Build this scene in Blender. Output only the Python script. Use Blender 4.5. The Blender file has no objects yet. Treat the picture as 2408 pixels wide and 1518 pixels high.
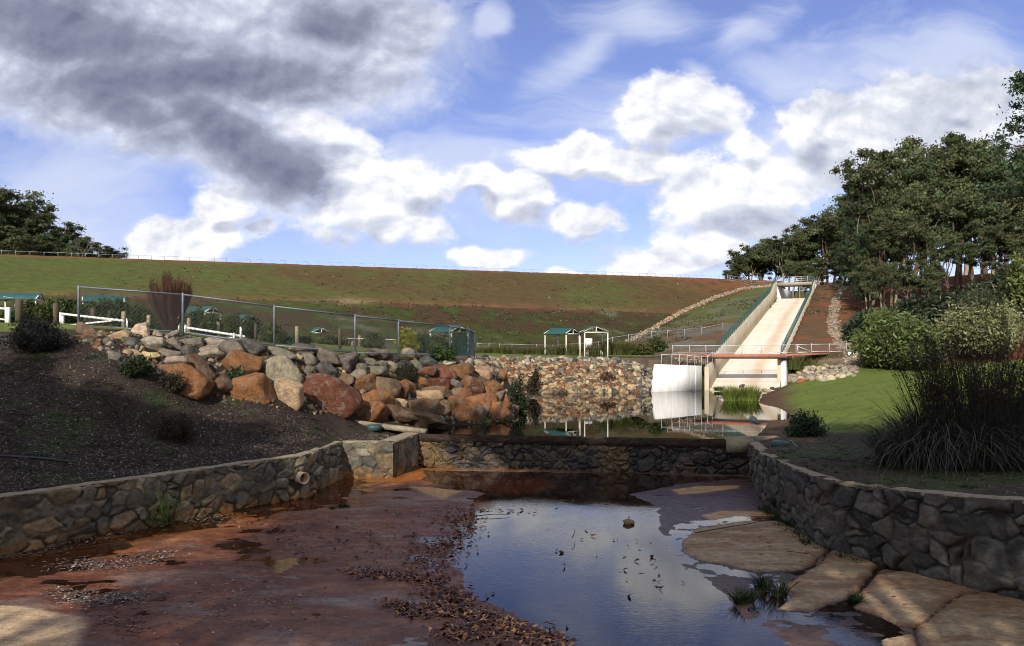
import bpy, math, random
import numpy as np
from mathutils import Vector, Matrix
random.seed(7)
RS = np.random.RandomState(11)
# ------------------------------------------------------------------ camera, world, sun
F, CX, HY, EZ = 1750.0, 1204.0, 810.0, 5.8      # focal length / centre / horizon in a 2408x1518 frame, eye height
scene = bpy.context.scene
cam = bpy.data.cameras.new('camera')
cam_o = bpy.data.objects.new('camera', cam)
scene.collection.objects.link(cam_o)
scene.camera = cam_o
cam_o.location = (0, 0, EZ)
cam_o.rotation_euler = (math.radians(90), 0, 0)
cam.sensor_width = 36
cam.lens = F / 2408 * 36
cam.shift_y = (HY - 759) / 2408
cam.clip_start = 0.1
cam.clip_end = 6000
scene.view_settings.view_transform = 'Standard'
scene.view_settings.look = 'None'
scene.view_settings.exposure = 0.35
scene.view_settings.gamma = 1
scene.render.resolution_x, scene.render.resolution_y = 1024, 646
scene.cycles.max_bounces = 6
scene.cycles.transparent_max_bounces = 12
scene.cycles.caustics_reflective = False
scene.cycles.caustics_refractive = False
scene.cycles.use_denoising = True
scene.cycles.filter_width = 1.0

SUN_EL = math.radians(30)
SUN_DIR = Vector((0.34, 1.0, 0)).normalized()      # direction the light travels over the ground
sd = bpy.data.lights.new('sun', 'SUN')
sd.energy = 4.2
sd.angle = math.radians(0.5)
sd.color = (1.0, 0.93, 0.82)
so = bpy.data.objects.new('sun', sd)
scene.collection.objects.link(so)
trav = Vector((SUN_DIR.x * math.cos(SUN_EL), SUN_DIR.y * math.cos(SUN_EL), -math.sin(SUN_EL)))
so.rotation_euler = trav.to_track_quat('-Z', 'Y').to_euler()
so.location = (-20, -40, 40)

world = bpy.data.worlds.new('World')
scene.world = world
world.use_nodes = True
wt = world.node_tree
wt.nodes.clear()


class NT:
    """tiny helper around a node tree"""
    def __init__(s, t):
        s.t = t

    def n(s, typ, ins=None, **kw):
        nd = s.t.nodes.new(typ)
        for k, v in kw.items():
            setattr(nd, k, v)
        if ins:
            for k, v in ins.items():
                sock = nd.inputs[k]
                if hasattr(v, 'is_output') or isinstance(v, bpy.types.NodeSocket):
                    s.t.links.new(v, sock)
                else:
                    sock.default_value = v
        return nd

    def m(s, op, a, b=0.0, c=0.0, clamp=False):
        nd = s.n('ShaderNodeMath', operation=op, use_clamp=clamp)
        for i, v in enumerate((a, b, c)):
            if isinstance(v, bpy.types.NodeSocket):
                s.t.links.new(v, nd.inputs[i])
            else:
                nd.inputs[i].default_value = v
        return nd.outputs[0]

    def mr(s, v, a, b, c=0.0, d=1.0, smooth=True):
        nd = s.n('ShaderNodeMapRange', {0: v, 1: a, 2: b, 3: c, 4: d})
        if smooth:
            nd.interpolation_type = 'SMOOTHSTEP'
        return nd.outputs[0]

    def mix(s, f, a, b, mode='MIX'):
        nd = s.n('ShaderNodeMix', data_type='RGBA', blend_type=mode)
        for k, v in ((0, f), (6, a), (7, b)):
            if isinstance(v, bpy.types.NodeSocket):
                s.t.links.new(v, nd.inputs[k])
            else:
                nd.inputs[k].default_value = (*v, 1) if (k > 0 and len(v) == 3) else v
        return nd.outputs[2]

    def noise(s, vec, scale, detail=4, rough=0.5, dist=0.0, out=0):
        nd = s.n('ShaderNodeTexNoise', {'Scale': scale, 'Detail': detail, 'Roughness': rough, 'Distortion': dist})
        if vec is not None:
            s.t.links.new(vec, nd.inputs['Vector'])
        return nd.outputs[out]

    def ramp(s, f, stops):
        nd = s.n('ShaderNodeValToRGB', {0: f})
        els = nd.color_ramp.elements
        while len(els) < len(stops):
            els.new(0.5)
        for e, (p, c) in zip(els, stops):
            e.position = p
            e.color = (*c, 1)
        return nd.outputs[0]


W = NT(wt)
geo = W.n('ShaderNodeTexCoord').outputs['Generated']
sep = W.n('ShaderNodeSeparateXYZ', {0: geo})
yy = W.m('MAXIMUM', sep.outputs[1], 0.08)
uu = W.m('DIVIDE', sep.outputs[0], yy)
vv = W.m('DIVIDE', sep.outputs[2], yy)
front = W.mr(sep.outputs[1], 0.1, 0.35)
p0 = W.n('ShaderNodeCombineXYZ', {0: uu, 1: vv, 2: 0.0}).outputs[0]


def warp(p, scale, amt):
    c = W.noise(p, scale, 3, 0.55, out=1)
    c = W.n('ShaderNodeVectorMath', {0: c, 1: (0.5, 0.5, 0.5)}, operation='SUBTRACT').outputs[0]
    c = W.n('ShaderNodeVectorMath', {0: c, 1: (amt, amt, 0)}, operation='MULTIPLY').outputs[0]
    return W.n('ShaderNodeVectorMath', {0: p, 1: c}, operation='ADD').outputs[0]


p1 = warp(p0, 5.0, 0.10)


def blob(p, cx, cy, a, b, rot, w=1.0):
    mp = W.n('ShaderNodeMapping', vector_type='TEXTURE')
    W.t.links.new(p, mp.inputs[0])
    mp.inputs['Location'].default_value = ((cx - CX) / F, (HY - cy) / F, 0)
    mp.inputs['Rotation'].default_value = (0, 0, math.radians(rot))
    mp.inputs['Scale'].default_value = (a / F, b / F, 1)
    ln = W.n('ShaderNodeVectorMath', {0: mp.outputs[0]}, operation='LENGTH').outputs['Value']
    return W.m('MULTIPLY_ADD', ln, -w, w)


def union(p, lst, k=0.25):
    acc = None
    for e in lst:
        b = blob(p, *e)
        acc = b if acc is None else W.m('SMOOTH_MAX', acc, b, k)
    return acc


CUMULUS = [(450, 580, 175, 75, 4), (520, 480, 80, 55, 25), (350, 560, 80, 50, 0), (890, 490, 180, 95, -5), (800, 400, 110, 75, -25),
           (980, 450, 110, 70, 0), (960, 550, 120, 40, 0), (1235, 460, 125, 68, -5), (1130, 430, 90, 40, 0), (1385, 522, 130, 48, -3), (1370, 380, 205, 58, 0), (1380, 350, 80, 50, 0), (1500, 400, 90, 45, 0),
           (1590, 255, 200, 85, 8), (1560, 600, 170, 62, 0), (1660, 600, 100, 50, 0), (1760, 450, 270, 115, 10), (1770, 350, 80, 60, 0), 
           (1935, 290, 130, 110, 30), (2080, 340, 260, 140, 0), (2230, 350, 280, 170, 0), (700, 330, 110, 70, -20),
           (620, 235, 110, 55, -30), (1380, 640, 110, 20, 0), (2250, 240, 200, 90, 0), (1140, 600, 100, 26, 0)]
GREYC = [(40, 50, 460, 210, -8), (400, 120, 470, 200, -8), (280, 230, 290, 140, -25), (640, 90, 400, 190, -10), (510, 310, 250, 115, -32),
         (650, 395, 170, 80, -30), (840, 60, 200, 140, 0), (612, 527, 44, 16, 0, .7), (750, 380, 60, 26, 0)]
THIN = [(1145, 65, 75, 45, 40, 1.4), (1370, 120, 210, 60, 38), (1500, 40, 230, 95, 0), (1770, 45, 150, 60, 30), (2260, 120, 300, 180, 10), (1620, 160, 60, 40, 0),
        (930, 170, 70, 28, 0), (1090, 400, 380, 170, 0), (120, 440, 380, 200, -10), (300, 330, 300, 140, -15),
        (2080, 175, 90, 36, 0), (1500, 330, 330, 200, 0), (900, 130, 300, 200, 0), (1900, 330, 400, 250, 0)]
mpn = W.n('ShaderNodeMapping', {0: p0})
mpn.inputs['Scale'].default_value = (1.0, 1.35, 1)
pn = mpn.outputs[0]
n_big = W.noise(pn, 7.0, 12, 0.60, 0.25)
n_fine = W.noise(pn, 26.0, 8, 0.62, 0.3)
n_off = W.n('ShaderNodeVectorMath', {0: pn, 1: (0.007, -0.016, 0)}, operation='ADD').outputs[0]
n_big2 = W.noise(n_off, 9.0, 6, 0.55, 0.2)
n_big3 = W.noise(pn, 9.0, 6, 0.55, 0.2)
n_soft = W.noise(W.n('ShaderNodeVectorMath', {0: p1, 1: (1.0, 2.6, 0)}, operation='MULTIPLY').outputs[0], 3.2, 8, 0.6, 0.8)
relief = W.m('SUBTRACT', n_big2, n_big3)
nz = W.m('SUBTRACT', W.m('MULTIPLY_ADD', n_fine, 0.30, W.m('MULTIPLY', n_big, 0.85)), 0.575)
cum = union(p1, CUMULUS)
cum_d = W.m('ADD', W.m('MULTIPLY_ADD', nz, 2.5, cum), 0.04)
cum_a = W.mr(cum_d, -0.16, 0.36)
gry = union(p1, GREYC, 0.35)
gry_d = W.m('ADD', W.m('MULTIPLY_ADD', nz, 1.25, gry), 0.10)
gry_a = W.mr(gry_d, -0.22, 0.42)
thin = union(p1, THIN, 0.2)
thin_d = W.m('MULTIPLY_ADD', W.m('SUBTRACT', n_soft, 0.5), 2.6, thin)
thin_a = W.m('MULTIPLY_ADD', W.mr(thin_d, -0.1, 1.0), 0.72, 0.06)
# grey bellies: a second sample a little higher up
up = W.n('ShaderNodeVectorMath', {0: p1, 1: (0.0, 0.030, 0)}, operation='ADD').outputs[0]
belly = W.mr(W.m('SUBTRACT', union(up, CUMULUS), cum), 0.0, 0.45)
lit = W.m('MULTIPLY_ADD', relief, 1.6, 0.86)
lit = W.m('MULTIPLY_ADD', belly, -0.30, lit)
rightdim = W.mr(uu, 0.28, 0.6, 0.0, 0.20)
lit = W.m('SUBTRACT', lit, rightdim)
CR = [(0.0, (0.24, 0.27, 0.38)), (0.4, (0.45, 0.49, 0.62)), (0.7, (0.74, 0.77, 0.87)), (0.92, (1.08, 1.08, 1.08))]
cum_c = W.ramp(W.m('MAXIMUM', lit, 0.0), CR)
DARKC = [(150, 50, 330, 90, -12), (470, 190, 330, 75, 0), (300, 250, 160, 70, -30), (560, 340, 200, 60, -35), (700, 420, 110, 45, -20), (800, 40, 120, 50, 0), (1690, 606, 110, 14, 0)]
core = W.m('MULTIPLY_ADD', W.mr(W.m('MULTIPLY_ADD', nz, 1.0, union(p1, DARKC, 0.4)), -0.45, 0.7), 0.62, 0.22)
core = W.m('MULTIPLY', core, W.mr(gry_d, -0.1, 0.5))
gfac = W.m('MULTIPLY_ADD', relief, -1.6, core)
gry_c = W.ramp(W.m('MAXIMUM', gfac, 0.0), [(0.0, (0.80, 0.83, 0.95)), (0.25, (0.52, 0.56, 0.70)), (0.6, (0.30, 0.33, 0.44)), (1.0, (0.17, 0.19, 0.285))])
sky = W.n('ShaderNodeTexSky', sky_type='NISHITA', sun_disc=False)
sky.sun_elevation = SUN_EL
sky.sun_rotation = math.atan2(-SUN_DIR.x, -SUN_DIR.y)
sky.air_density = 1.0
sky.dust_density = 0.3
sky.ozone_density = 2.2
skyc = W.mix(1.0, sky.outputs[0], (1.02, 0.93, 1.30), 'MULTIPLY')
bg_sky = W.n('ShaderNodeBackground', {0: skyc, 1: 0.09}).outputs[0]
thin_c = (0.70, 0.76, 0.95)
cc = W.mix(cum_a, thin_c, cum_c)
cc = W.mix(gry_a, cc, gry_c)
cov = W.m('MAXIMUM', W.m('MAXIMUM', thin_a, cum_a), gry_a)
rear = W.m('SUBTRACT', 1.0, front)
rn = W.mr(W.noise(geo, 2.2, 5, 0.6), 0.40, 0.58)
cov = W.m('ADD', W.m('MULTIPLY', cov, front), W.m('MULTIPLY', rear, W.m('MULTIPLY', rn, 0.9)))  # unseen bright cloud behind the viewer, added for neutral fill light
cc = W.mix(front, (0.98, 0.96, 0.93), cc)
bg_cl = W.n('ShaderNodeBackground', {0: cc, 1: W.m('MULTIPLY_ADD', rear, 0.22, 0.80)}).outputs[0]
mx = W.n('ShaderNodeMixShader', {0: cov, 1: bg_sky, 2: bg_cl}).outputs[0]
wo = W.n('ShaderNodeOutputWorld')
wt.links.new(mx, wo.inputs[0])
world.cycles.sampling_method = 'MANUAL'
world.cycles.sample_map_resolution = 512


# ------------------------------------------------------------------ small library
def P(px, py, D):
    return np.array([(px - CX) * D / F, D, EZ - (py - HY) * D / F])


def PZ(px, py, z):
    D = (EZ - z) * F / (py - HY)
    return P(px, py, D)


def proj(x, y, z):
    return CX + F * x / y, HY - F * (z - EZ) / y


def ss(a, b, x):
    t = np.clip((x - a) / (b - a), 0, 1)
    return t * t * (3 - 2 * t)


def hsh(ix, iy, seed=0):
    v = np.sin(ix * 127.1 + iy * 311.7 + seed * 74.7) * 43758.5453
    return v - np.floor(v)


def vn(x, y, seed=0):
    ix, iy = np.floor(x), np.floor(y)
    fx, fy = x - ix, y - iy
    fx, fy = fx * fx * (3 - 2 * fx), fy * fy * (3 - 2 * fy)
    a, b = hsh(ix, iy, seed), hsh(ix + 1, iy, seed)
    c, d = hsh(ix, iy + 1, seed), hsh(ix + 1, iy + 1, seed)
    return (a + (b - a) * fx) * (1 - fy) + (c + (d - c) * fx) * fy


def fbm(x, y, seed=0, o=4):
    x, y = np.asarray(x, float), np.asarray(y, float)
    s, a, t = 0, 1.0, 0
    for i in range(o):
        s = s + a * vn(x, y, seed + i)
        t += a
        a *= 0.5
        x, y = x * 2.03 + 11.3, y * 2.03 + 5.7
    return s / t


def vor(x, y, seed=0, jit=0.75):
    """F1, F2, random value of the nearest cell and offset to it"""
    ix, iy = np.floor(x), np.floor(y)
    f1 = np.full(x.shape, 9.0)
    f2 = f1.copy()
    r = np.zeros(x.shape)
    ox, oy = np.zeros(x.shape), np.zeros(x.shape)
    for a in (-1, 0, 1):
        for b in (-1, 0, 1):
            cx_, cy_ = ix + a, iy + b
            qx = cx_ + 0.5 + (hsh(cx_, cy_, seed) - .5) * jit * 1.3
            qy = cy_ + 0.5 + (hsh(cx_, cy_, seed + 5) - .5) * jit
            d = np.hypot(x - qx, y - qy)
            near = d < f1
            f2 = np.where(near, f1, np.minimum(f2, d))
            r = np.where(near, hsh(cx_, cy_, seed + 9), r)
            ox = np.where(near, x - qx, ox)
            oy = np.where(near, y - qy, oy)
            f1 = np.where(near, d, f1)
    return f1, f2, r, ox, oy


def inpoly(x, y, poly):
    x, y = np.asarray(x, float), np.asarray(y, float)
    ins = np.zeros(x.shape, bool)
    n = len(poly)
    for i in range(n):
        x1, y1 = poly[i][:2]
        x2, y2 = poly[(i + 1) % n][:2]
        if y1 == y2:
            continue
        c = ((y1 > y) != (y2 > y)) & (x < (x2 - x1) * (y - y1) / (y2 - y1) + x1)
        ins ^= c
    return ins


def sdist(x, y, poly, closed=True):
    """distance to the outline; negative inside when closed"""
    x, y = np.asarray(x, float), np.asarray(y, float)
    d = np.full(x.shape, 1e9)
    n = len(poly)
    for i in range(n if closed else n - 1):
        x1, y1 = poly[i][:2]
        x2, y2 = poly[(i + 1) % n][:2]
        dx, dy = x2 - x1, y2 - y1
        t = np.clip(((x - x1) * dx + (y - y1) * dy) / (dx * dx + dy * dy + 1e-9), 0, 1)
        d = np.minimum(d, np.hypot(x - x1 - t * dx, y - y1 - t * dy))
    if closed:
        d = np.where(inpoly(x, y, poly), -d, d)
    return d


class MB:
    """collects faces (numpy) and links them as ONE mesh object"""
    def __init__(s):
        s.V, s.Fc, s.C, s.nv = [], [], [], 0

    def add(s, V, Fa, col=None):
        V = np.asarray(V, float).reshape(-1, 3)
        Fa = np.asarray(Fa, int)
        s.V.append(V)
        s.Fc.append(Fa + s.nv)
        c = np.ones((len(V), 3)) if col is None else np.broadcast_to(np.asarray(col, float), (len(V), 3))
        s.C.append(c)
        s.nv += len(V)
        return s

    def box(s, c, size, rz=0.0, col=None):
        c = np.asarray(c, float)
        h = np.asarray(size, float) / 2
        v = np.array([[i, j, k] for k in (-1, 1) for j in (-1, 1) for i in (-1, 1)]) * h
        ca, sa = math.cos(rz), math.sin(rz)
        v = np.stack([v[:, 0] * ca - v[:, 1] * sa, v[:, 0] * sa + v[:, 1] * ca, v[:, 2]], 1) + c
        return s.add(v, [[0, 2, 3, 1], [4, 5, 7, 6], [0, 1, 5, 4], [2, 6, 7, 3], [0, 4, 6, 2], [1, 3, 7, 5]], col)

    def hexa(s, v, col=None):
        """8 corners: 4 bottom counter-clockwise, 4 top"""
        return s.add(v, [[0, 3, 2, 1], [4, 5, 6, 7], [0, 1, 5, 4], [1, 2, 6, 5], [2, 3, 7, 6], [3, 0, 4, 7]], col)

    def beam(s, p, q, w, h, col=None):
        p, q = np.asarray(p, float), np.asarray(q, float)
        d = (q - p) / (np.linalg.norm(q - p) + 1e-9)
        u = np.cross(d, (0, 0, 1.0))
        if np.linalg.norm(u) < 1e-3:
            u = np.array([1.0, 0, 0])
        u /= np.linalg.norm(u)
        n = np.cross(u, d)
        u, n = u * w / 2, n * h / 2
        v = [p - u - n, p + u - n, q + u - n, q - u - n, p - u + n, p + u + n, q + u + n, q - u + n]
        return s.hexa(v, col)

    def tube(s, pts, r, n=6, col=None, cap=True):
        pts = np.asarray(pts, float)
        m = len(pts)
        r = np.broadcast_to(np.asarray(r, float), (m,))
        T = np.gradient(pts, axis=0)
        T /= (np.linalg.norm(T, axis=1, keepdims=True) + 1e-9)
        ref = np.array([0, 0, 1.0]) if abs(T[0][2]) < 0.9 else np.array([1.0, 0, 0])
        U = np.cross(T, ref)
        U /= (np.linalg.norm(U, axis=1, keepdims=True) + 1e-9)
        N = np.cross(T, U)
        a = np.arange(n) / n * 2 * math.pi
        V = pts[:, None] + r[:, None, None] * (np.cos(a)[None, :, None] * U[:, None] + np.sin(a)[None, :, None] * N[:, None])
        i = np.arange(m - 1)[:, None] * n
        j = np.arange(n)[None]
        k = (j + 1) % n
        Fa = np.stack([i + j, i + n + j, i + n + k, i + k], -1).reshape(-1, 4)
        s.add(V.reshape(-1, 3), Fa, col)
        if cap:
            s.Fc.append(np.array([list(range(n))]) + s.nv - m * n)
            s.Fc.append(np.array([list(range(n))[::-1]]) + s.nv - n)
        return s

    def sheet(s, V, col=None, flip=False):
        """V: (a,b,3) grid"""
        V = np.asarray(V, float)
        a, b = V.shape[:2]
        i = np.arange(a - 1)[:, None] * b
        j = np.arange(b - 1)[None]
        q = [i + j, i + b + j, i + b + j + 1, i + j + 1]
        if flip:
            q = q[::-1]
        Fa = np.stack(q, -1).reshape(-1, 4)
        if col is not None:
            col = np.asarray(col, float)
            col = col.reshape(-1, 3) if col.ndim == 3 else col
        return s.add(V.reshape(-1, 3), Fa, col)

    def build(s, name, mat, parent=None, smooth=False, origin=None, drop=None, obj_link=None):
        V = np.concatenate(s.V)
        C = np.concatenate(s.C)
        if parent is not None and origin is None:
            V = V - np.array(parent.location)
        elif origin is not None:
            V = V - np.asarray(origin)
        me = bpy.data.meshes.new(name)
        me.vertices.add(len(V))
        me.vertices.foreach_set('co', V.astype(np.float32).ravel())
        tot = np.concatenate([np.full(len(f), f.shape[1]) for f in s.Fc])
        idx = np.concatenate([f.ravel() for f in s.Fc])
        me.loops.add(len(idx))
        me.loops.foreach_set('vertex_index', idx.astype(np.int32))
        me.polygons.add(len(tot))
        st = np.concatenate([[0], np.cumsum(tot)[:-1]])
        me.polygons.foreach_set('loop_start', st.astype(np.int32))
        me.polygons.foreach_set('loop_total', tot.astype(np.int32))
        if smooth:
            me.polygons.foreach_set('use_smooth', np.ones(len(tot), bool))
        at = me.attributes.new('Col', 'FLOAT_COLOR', 'POINT')
        at.data.foreach_set('color', np.concatenate([C, np.ones((len(C), 1))], 1).astype(np.float32).ravel())
        me.update(calc_edges=True)
        me.validate()
        if mat:
            me.materials.append(mat)
        o = bpy.data.objects.new(name, me)
        scene.collection.objects.link(o)
        if parent is not None:
            o.parent = parent
        elif origin is not None:
            o.location = origin
        return o


def tag(o, label=None, cat=None, group=None, kind=None):
    if label:
        o['label'] = label
    if cat:
        o['category'] = cat
    if group:
        o['group'] = group
    if kind:
        o['kind'] = kind
    return o


def empty(name, loc, label, cat, group=None, rz=0.0):
    o = bpy.data.objects.new(name, None)
    scene.collection.objects.link(o)
    o.location = loc
    o.rotation_euler = (0, 0, rz)
    o.empty_display_size = 0.2
    return tag(o, label, cat, group)


def copy_tree(o, parent=None):
    c = o.copy()
    scene.collection.objects.link(c)
    if parent is not None:
        c.parent = parent
    for ch in o.children:
        copy_tree(ch, c)
    return c


def ordn(i):
    w = ['first', 'second', 'third', 'fourth', 'fifth', 'sixth', 'seventh', 'eighth', 'ninth', 'tenth', 'eleventh', 'twelfth', 'thirteenth',
         'fourteenth', 'fifteenth', 'sixteenth', 'seventeenth', 'eighteenth', 'nineteenth', 'twentieth']
    if i < 20:
        return w[i]
    t = ['', '', 'twenty', 'thirty', 'forty', 'fifty', 'sixty'][(i + 1) // 10]
    return t + '-' + w[(i + 1) % 10 - 1] if (i + 1) % 10 else {'thirty': 'thirtieth', 'forty': 'fortieth', 'fifty': 'fiftieth'}.get(t, t + 'th')


# ------------------------------------------------------------------ materials
MATS = {}


def mat(name, stops=None, scale=3.0, detail=5, nrough=0.6, rough=0.9, bump=0.3, bscale=None, bdist=0.02, src=None, stretch=(1, 1, 1),
        scale2=None, amt2=0.5, spec=0.3, metal=0.0, trans=0.0, vary=0.35, roughvar=0.0):
    """src None: ramp colours; 'col': vertex colour x noise; 'obj': object colour x noise"""
    m = bpy.data.materials.new(name)
    m.use_nodes = True
    t = m.node_tree
    t.nodes.clear()
    N = NT(t)
    pos = N.n('ShaderNodeTexCoord').outputs['Object']
    if src in (None, 'col'):
        pos = N.n('ShaderNodeNewGeometry').outputs['Position']
    mp = N.n('ShaderNodeMapping', {0: pos})
    mp.inputs['Scale'].default_value = stretch
    v = mp.outputs[0]
    if src == 'obj':
        rnd = N.n('ShaderNodeObjectInfo')
        v = N.n('ShaderNodeVectorMath', {0: v, 1: rnd.outputs['Location']}, operation='ADD').outputs[0]
    n1 = N.noise(v, scale, detail, nrough)
    if src:
        base = N.n('ShaderNodeAttribute', attribute_name='Col').outputs[0] if src == 'col' else rnd.outputs['Color']
        k = N.mr(n1, 0.25, 0.75, 1 - vary, 1 + vary, smooth=False)
        kk = N.n('ShaderNodeCombineXYZ', {0: k, 1: k, 2: k}).outputs[0]
        col = N.mix(1.0, base, kk, 'MULTIPLY')
        if stops:
            n2 = N.noise(v, scale2 or scale * 2.7, 9, 0.7, 0.3)
            col = N.mix(N.m('MULTIPLY', N.mr(n2, 0.52, 0.59), amt2), col, stops[0][1])
    else:
        col = N.ramp(n1, stops)
        if scale2:
            n2 = N.noise(v, scale2, 4, 0.65)
            k = N.mr(n2, 0.3, 0.7, 1 - amt2, 1 + amt2, smooth=False)
            kk = N.n('ShaderNodeCombineXYZ', {0: k, 1: k, 2: k}).outputs[0]
            col = N.mix(1.0, col, kk, 'MULTIPLY')
    b = N.n('ShaderNodeBsdfPrincipled', {'Roughness': rough, 'Metallic': metal, 'Specular IOR Level': spec})
    t.links.new(col, b.inputs['Base Color'])
    if roughvar:
        t.links.new(N.mr(N.noise(v, scale * 0.6, 4, 0.6), 0.35, 0.65, rough - roughvar, rough + roughvar), b.inputs['Roughness'])
    if bump:
        bn = N.noise(v, bscale or scale * 4, 6, 0.65)
        bu = N.n('ShaderNodeBump', {'Strength': bump, 'Distance': bdist, 'Height': bn})
        t.links.new(bu.outputs[0], b.inputs['Normal'])
    sh = b.outputs[0]
    if trans:
        tr = N.n('ShaderNodeBsdfTranslucent', {0: col})
        sh = N.n('ShaderNodeMixShader', {0: trans, 1: sh, 2: tr.outputs[0]}).outputs[0]
    out = N.n('ShaderNodeOutputMaterial')
    t.links.new(sh, out.inputs[0])
    MATS[name] = m
    return m


mat('concrete_white', [(0.25, (0.54, 0.52, 0.47)), (0.5, (0.74, 0.73, 0.70)), (0.8, (0.80, 0.79, 0.77))], 1.3, 8, 0.7, 0.85, 0.2, 12, 0.01, scale2=3, amt2=0.10, stretch=(1, 1, .16))
mat('steel', [(0.3, (0.28, 0.30, 0.33)), (0.7, (0.45, 0.47, 0.50))], 6, 3, 0.5, 0.5, 0.1, metal=0.35, spec=0.5)
mat('steel_dark', [(0.3, (0.10, 0.115, 0.15)), (0.7, (0.17, 0.19, 0.24))], 6, 3, 0.5, 0.5, 0.0, metal=0.3, spec=0.5)
mat('steel_pale', [(0.3, (0.45, 0.47, 0.47)), (0.7, (0.6, 0.62, 0.6))], 6, 3, 0.5, 0.55, 0.0, metal=0.2)
mat('green_mesh', [(0.3, (0.03, 0.09, 0.085)), (0.7, (0.045, 0.13, 0.12))], 6, 3, 0.5, 0.6, 0.0)
mat('cream_steel', [(0.3, (0.62, 0.57, 0.46)), (0.7, (0.72, 0.68, 0.58))], 4, 3, 0.5, 0.5, 0.0)
mat('green_roof', [(0.3, (0.014, 0.062, 0.056)), (0.7, (0.022, 0.085, 0.074))], 2, 3, 0.5, 0.45, 0.0, spec=0.5)
mat('white_paint', [(0.3, (0.74, 0.74, 0.72)), (0.7, (0.8, 0.8, 0.78))], 4, 3, 0.5, 0.5, 0.0)
mat('timber', [(0.25, (0.20, 0.15, 0.08)), (0.75, (0.38, 0.31, 0.18))], 6, 4, 0.6, 0.9, 0.3, 20, 0.01, stretch=(1, 1, 0.15))
mat('timber_dark', [(0.25, (0.055, 0.042, 0.03)), (0.75, (0.11, 0.085, 0.055))], 6, 4, 0.6, 0.9, 0.3, 20, 0.01, stretch=(1, 1, 0.15))
mat('red_concrete', [(0.3, (0.30, 0.11, 0.07)), (0.7, (0.40, 0.17, 0.11))], 3, 4, 0.6, 0.85, 0.1)
mat('black_poly', [(0.3, (0.012, 0.012, 0.016)), (0.7, (0.03, 0.03, 0.035))], 5, 3, 0.5, 0.45, 0.0, spec=0.5)
mat('rock', [(0.5, (0.17, 0.155, 0.13))], 3.5, 10, 0.78, 0.88, 1.0, 11, 0.10, src='obj', vary=0.75, scale2=3.2, amt2=0.55, spec=.15)
mat('lawn', src='col', scale=14, detail=8, nrough=0.75, rough=0.95, bump=0.8, bscale=22, bdist=0.04, vary=0.4, spec=0.1)
mat('bark', src='col', scale=5, stretch=(1, 1, 0.12), rough=0.95, bump=0.4, bscale=14, vary=0.4)
mat('leaf', src='col', scale=2.5, rough=0.55, bump=0.0, vary=0.4, trans=0.22, spec=0.35)
mat('leaf_matt', src='col', scale=5, rough=0.85, bump=0.0, vary=0.35, trans=0.15, spec=0.1)
mat('dry_leaf', src='col', scale=9, rough=0.4, bump=0.0, vary=0.3, spec=0.5)
mat('ground', src='col', scale=2.2, detail=8, nrough=0.72, rough=0.95, bump=0.7, bscale=3.5, bdist=0.12, vary=0.42, spec=0.1)
mat('grass_far', src='col', scale=1.3, detail=9, nrough=0.75, rough=0.95, bump=0.8, bscale=2.5, bdist=0.15, vary=0.38, spec=0.1, stretch=(0.55, 1, 1.6))
mat('masonry', [(0.5, (0.10, 0.06, 0.025))], 8, 9, 0.75, 0.85, 0.9, 20, 0.04, src='col', vary=0.5, scale2=1.1, amt2=0.35)
mat('masonry_wet', [(0.5, (0.10, 0.06, 0.03))], 6, 6, 0.65, 0.36, 1.0, 14, 0.06, src='col', vary=0.55, scale2=1.3, amt2=0.4, spec=0.6, roughvar=0.15)
mat('coping', [(0.25, (0.19, 0.155, 0.105)), (0.75, (0.30, 0.25, 0.17))], 2.5, 6, 0.65, 0.9, 0.6, 18, 0.02, scale2=9, amt2=0.25)
mat('lid_green', [(0.3, (0.025, 0.06, 0.055)), (0.7, (0.04, 0.08, 0.075))], 5, 3, 0.5, 0.5, 0.0)
mat('clay_pipe', [(0.3, (0.62, 0.45, 0.26)), (0.7, (0.72, 0.55, 0.36))], 5, 3, 0.5, 0.6, 0.0)
# ------------------------------------------------------------------ terrain
ZP = 1.58                                          # level of the pond behind the weir
POND = [PZ(990, 1018, ZP)[:2], PZ(1050, 1006, ZP)[:2], PZ(1195, 987, ZP)[:2], PZ(1228, 960, ZP)[:2], PZ(1237, 927, ZP)[:2], PZ(1380, 924, ZP)[:2],
        PZ(1530, 922, ZP)[:2], (18.0, 69.5), (24.4, 67.0), (24.0, 65.5), PZ(1790, 928, ZP)[:2], PZ(1778, 950, ZP)[:2], PZ(1802, 985, ZP)[:2],
        PZ(1793, 1005, ZP)[:2], PZ(1770, 1030, ZP)[:2], (10.6, 33.4)]
POND = [tuple(p) for p in POND]
WEIR_L, WEIR_R = np.array([-4.45, 35.4]), np.array([10.7, 33.0])
LW = [(-16.4, 17.5), (-14.1, 20.5), (-11.6, 23.6), (-9.6, 26.2), (-7.95, 28.2), (-7.45, 32.3)]   # foot of the left wall
LB = [(-7.45, 32.3), (-5.15, 32.3), (-4.45, 35.4)]                                              # return and block beside the weir
RW = []
for px, D in ((1765, 33.0), (1790, 28.2), (1850, 24.5), (1930, 21.4), (2130, 19.0), (2290, 17.65), (2408, 16.8), (2700, 14.6)):
    RW.append(((px - CX) * D / F, D))
BASIN = LW + LB[1:] + RW + [(13.5, 10), (-22, 10)]

near = []


def NP(px, py, D):
    near.append(tuple(P(px, py, D)))


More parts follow.
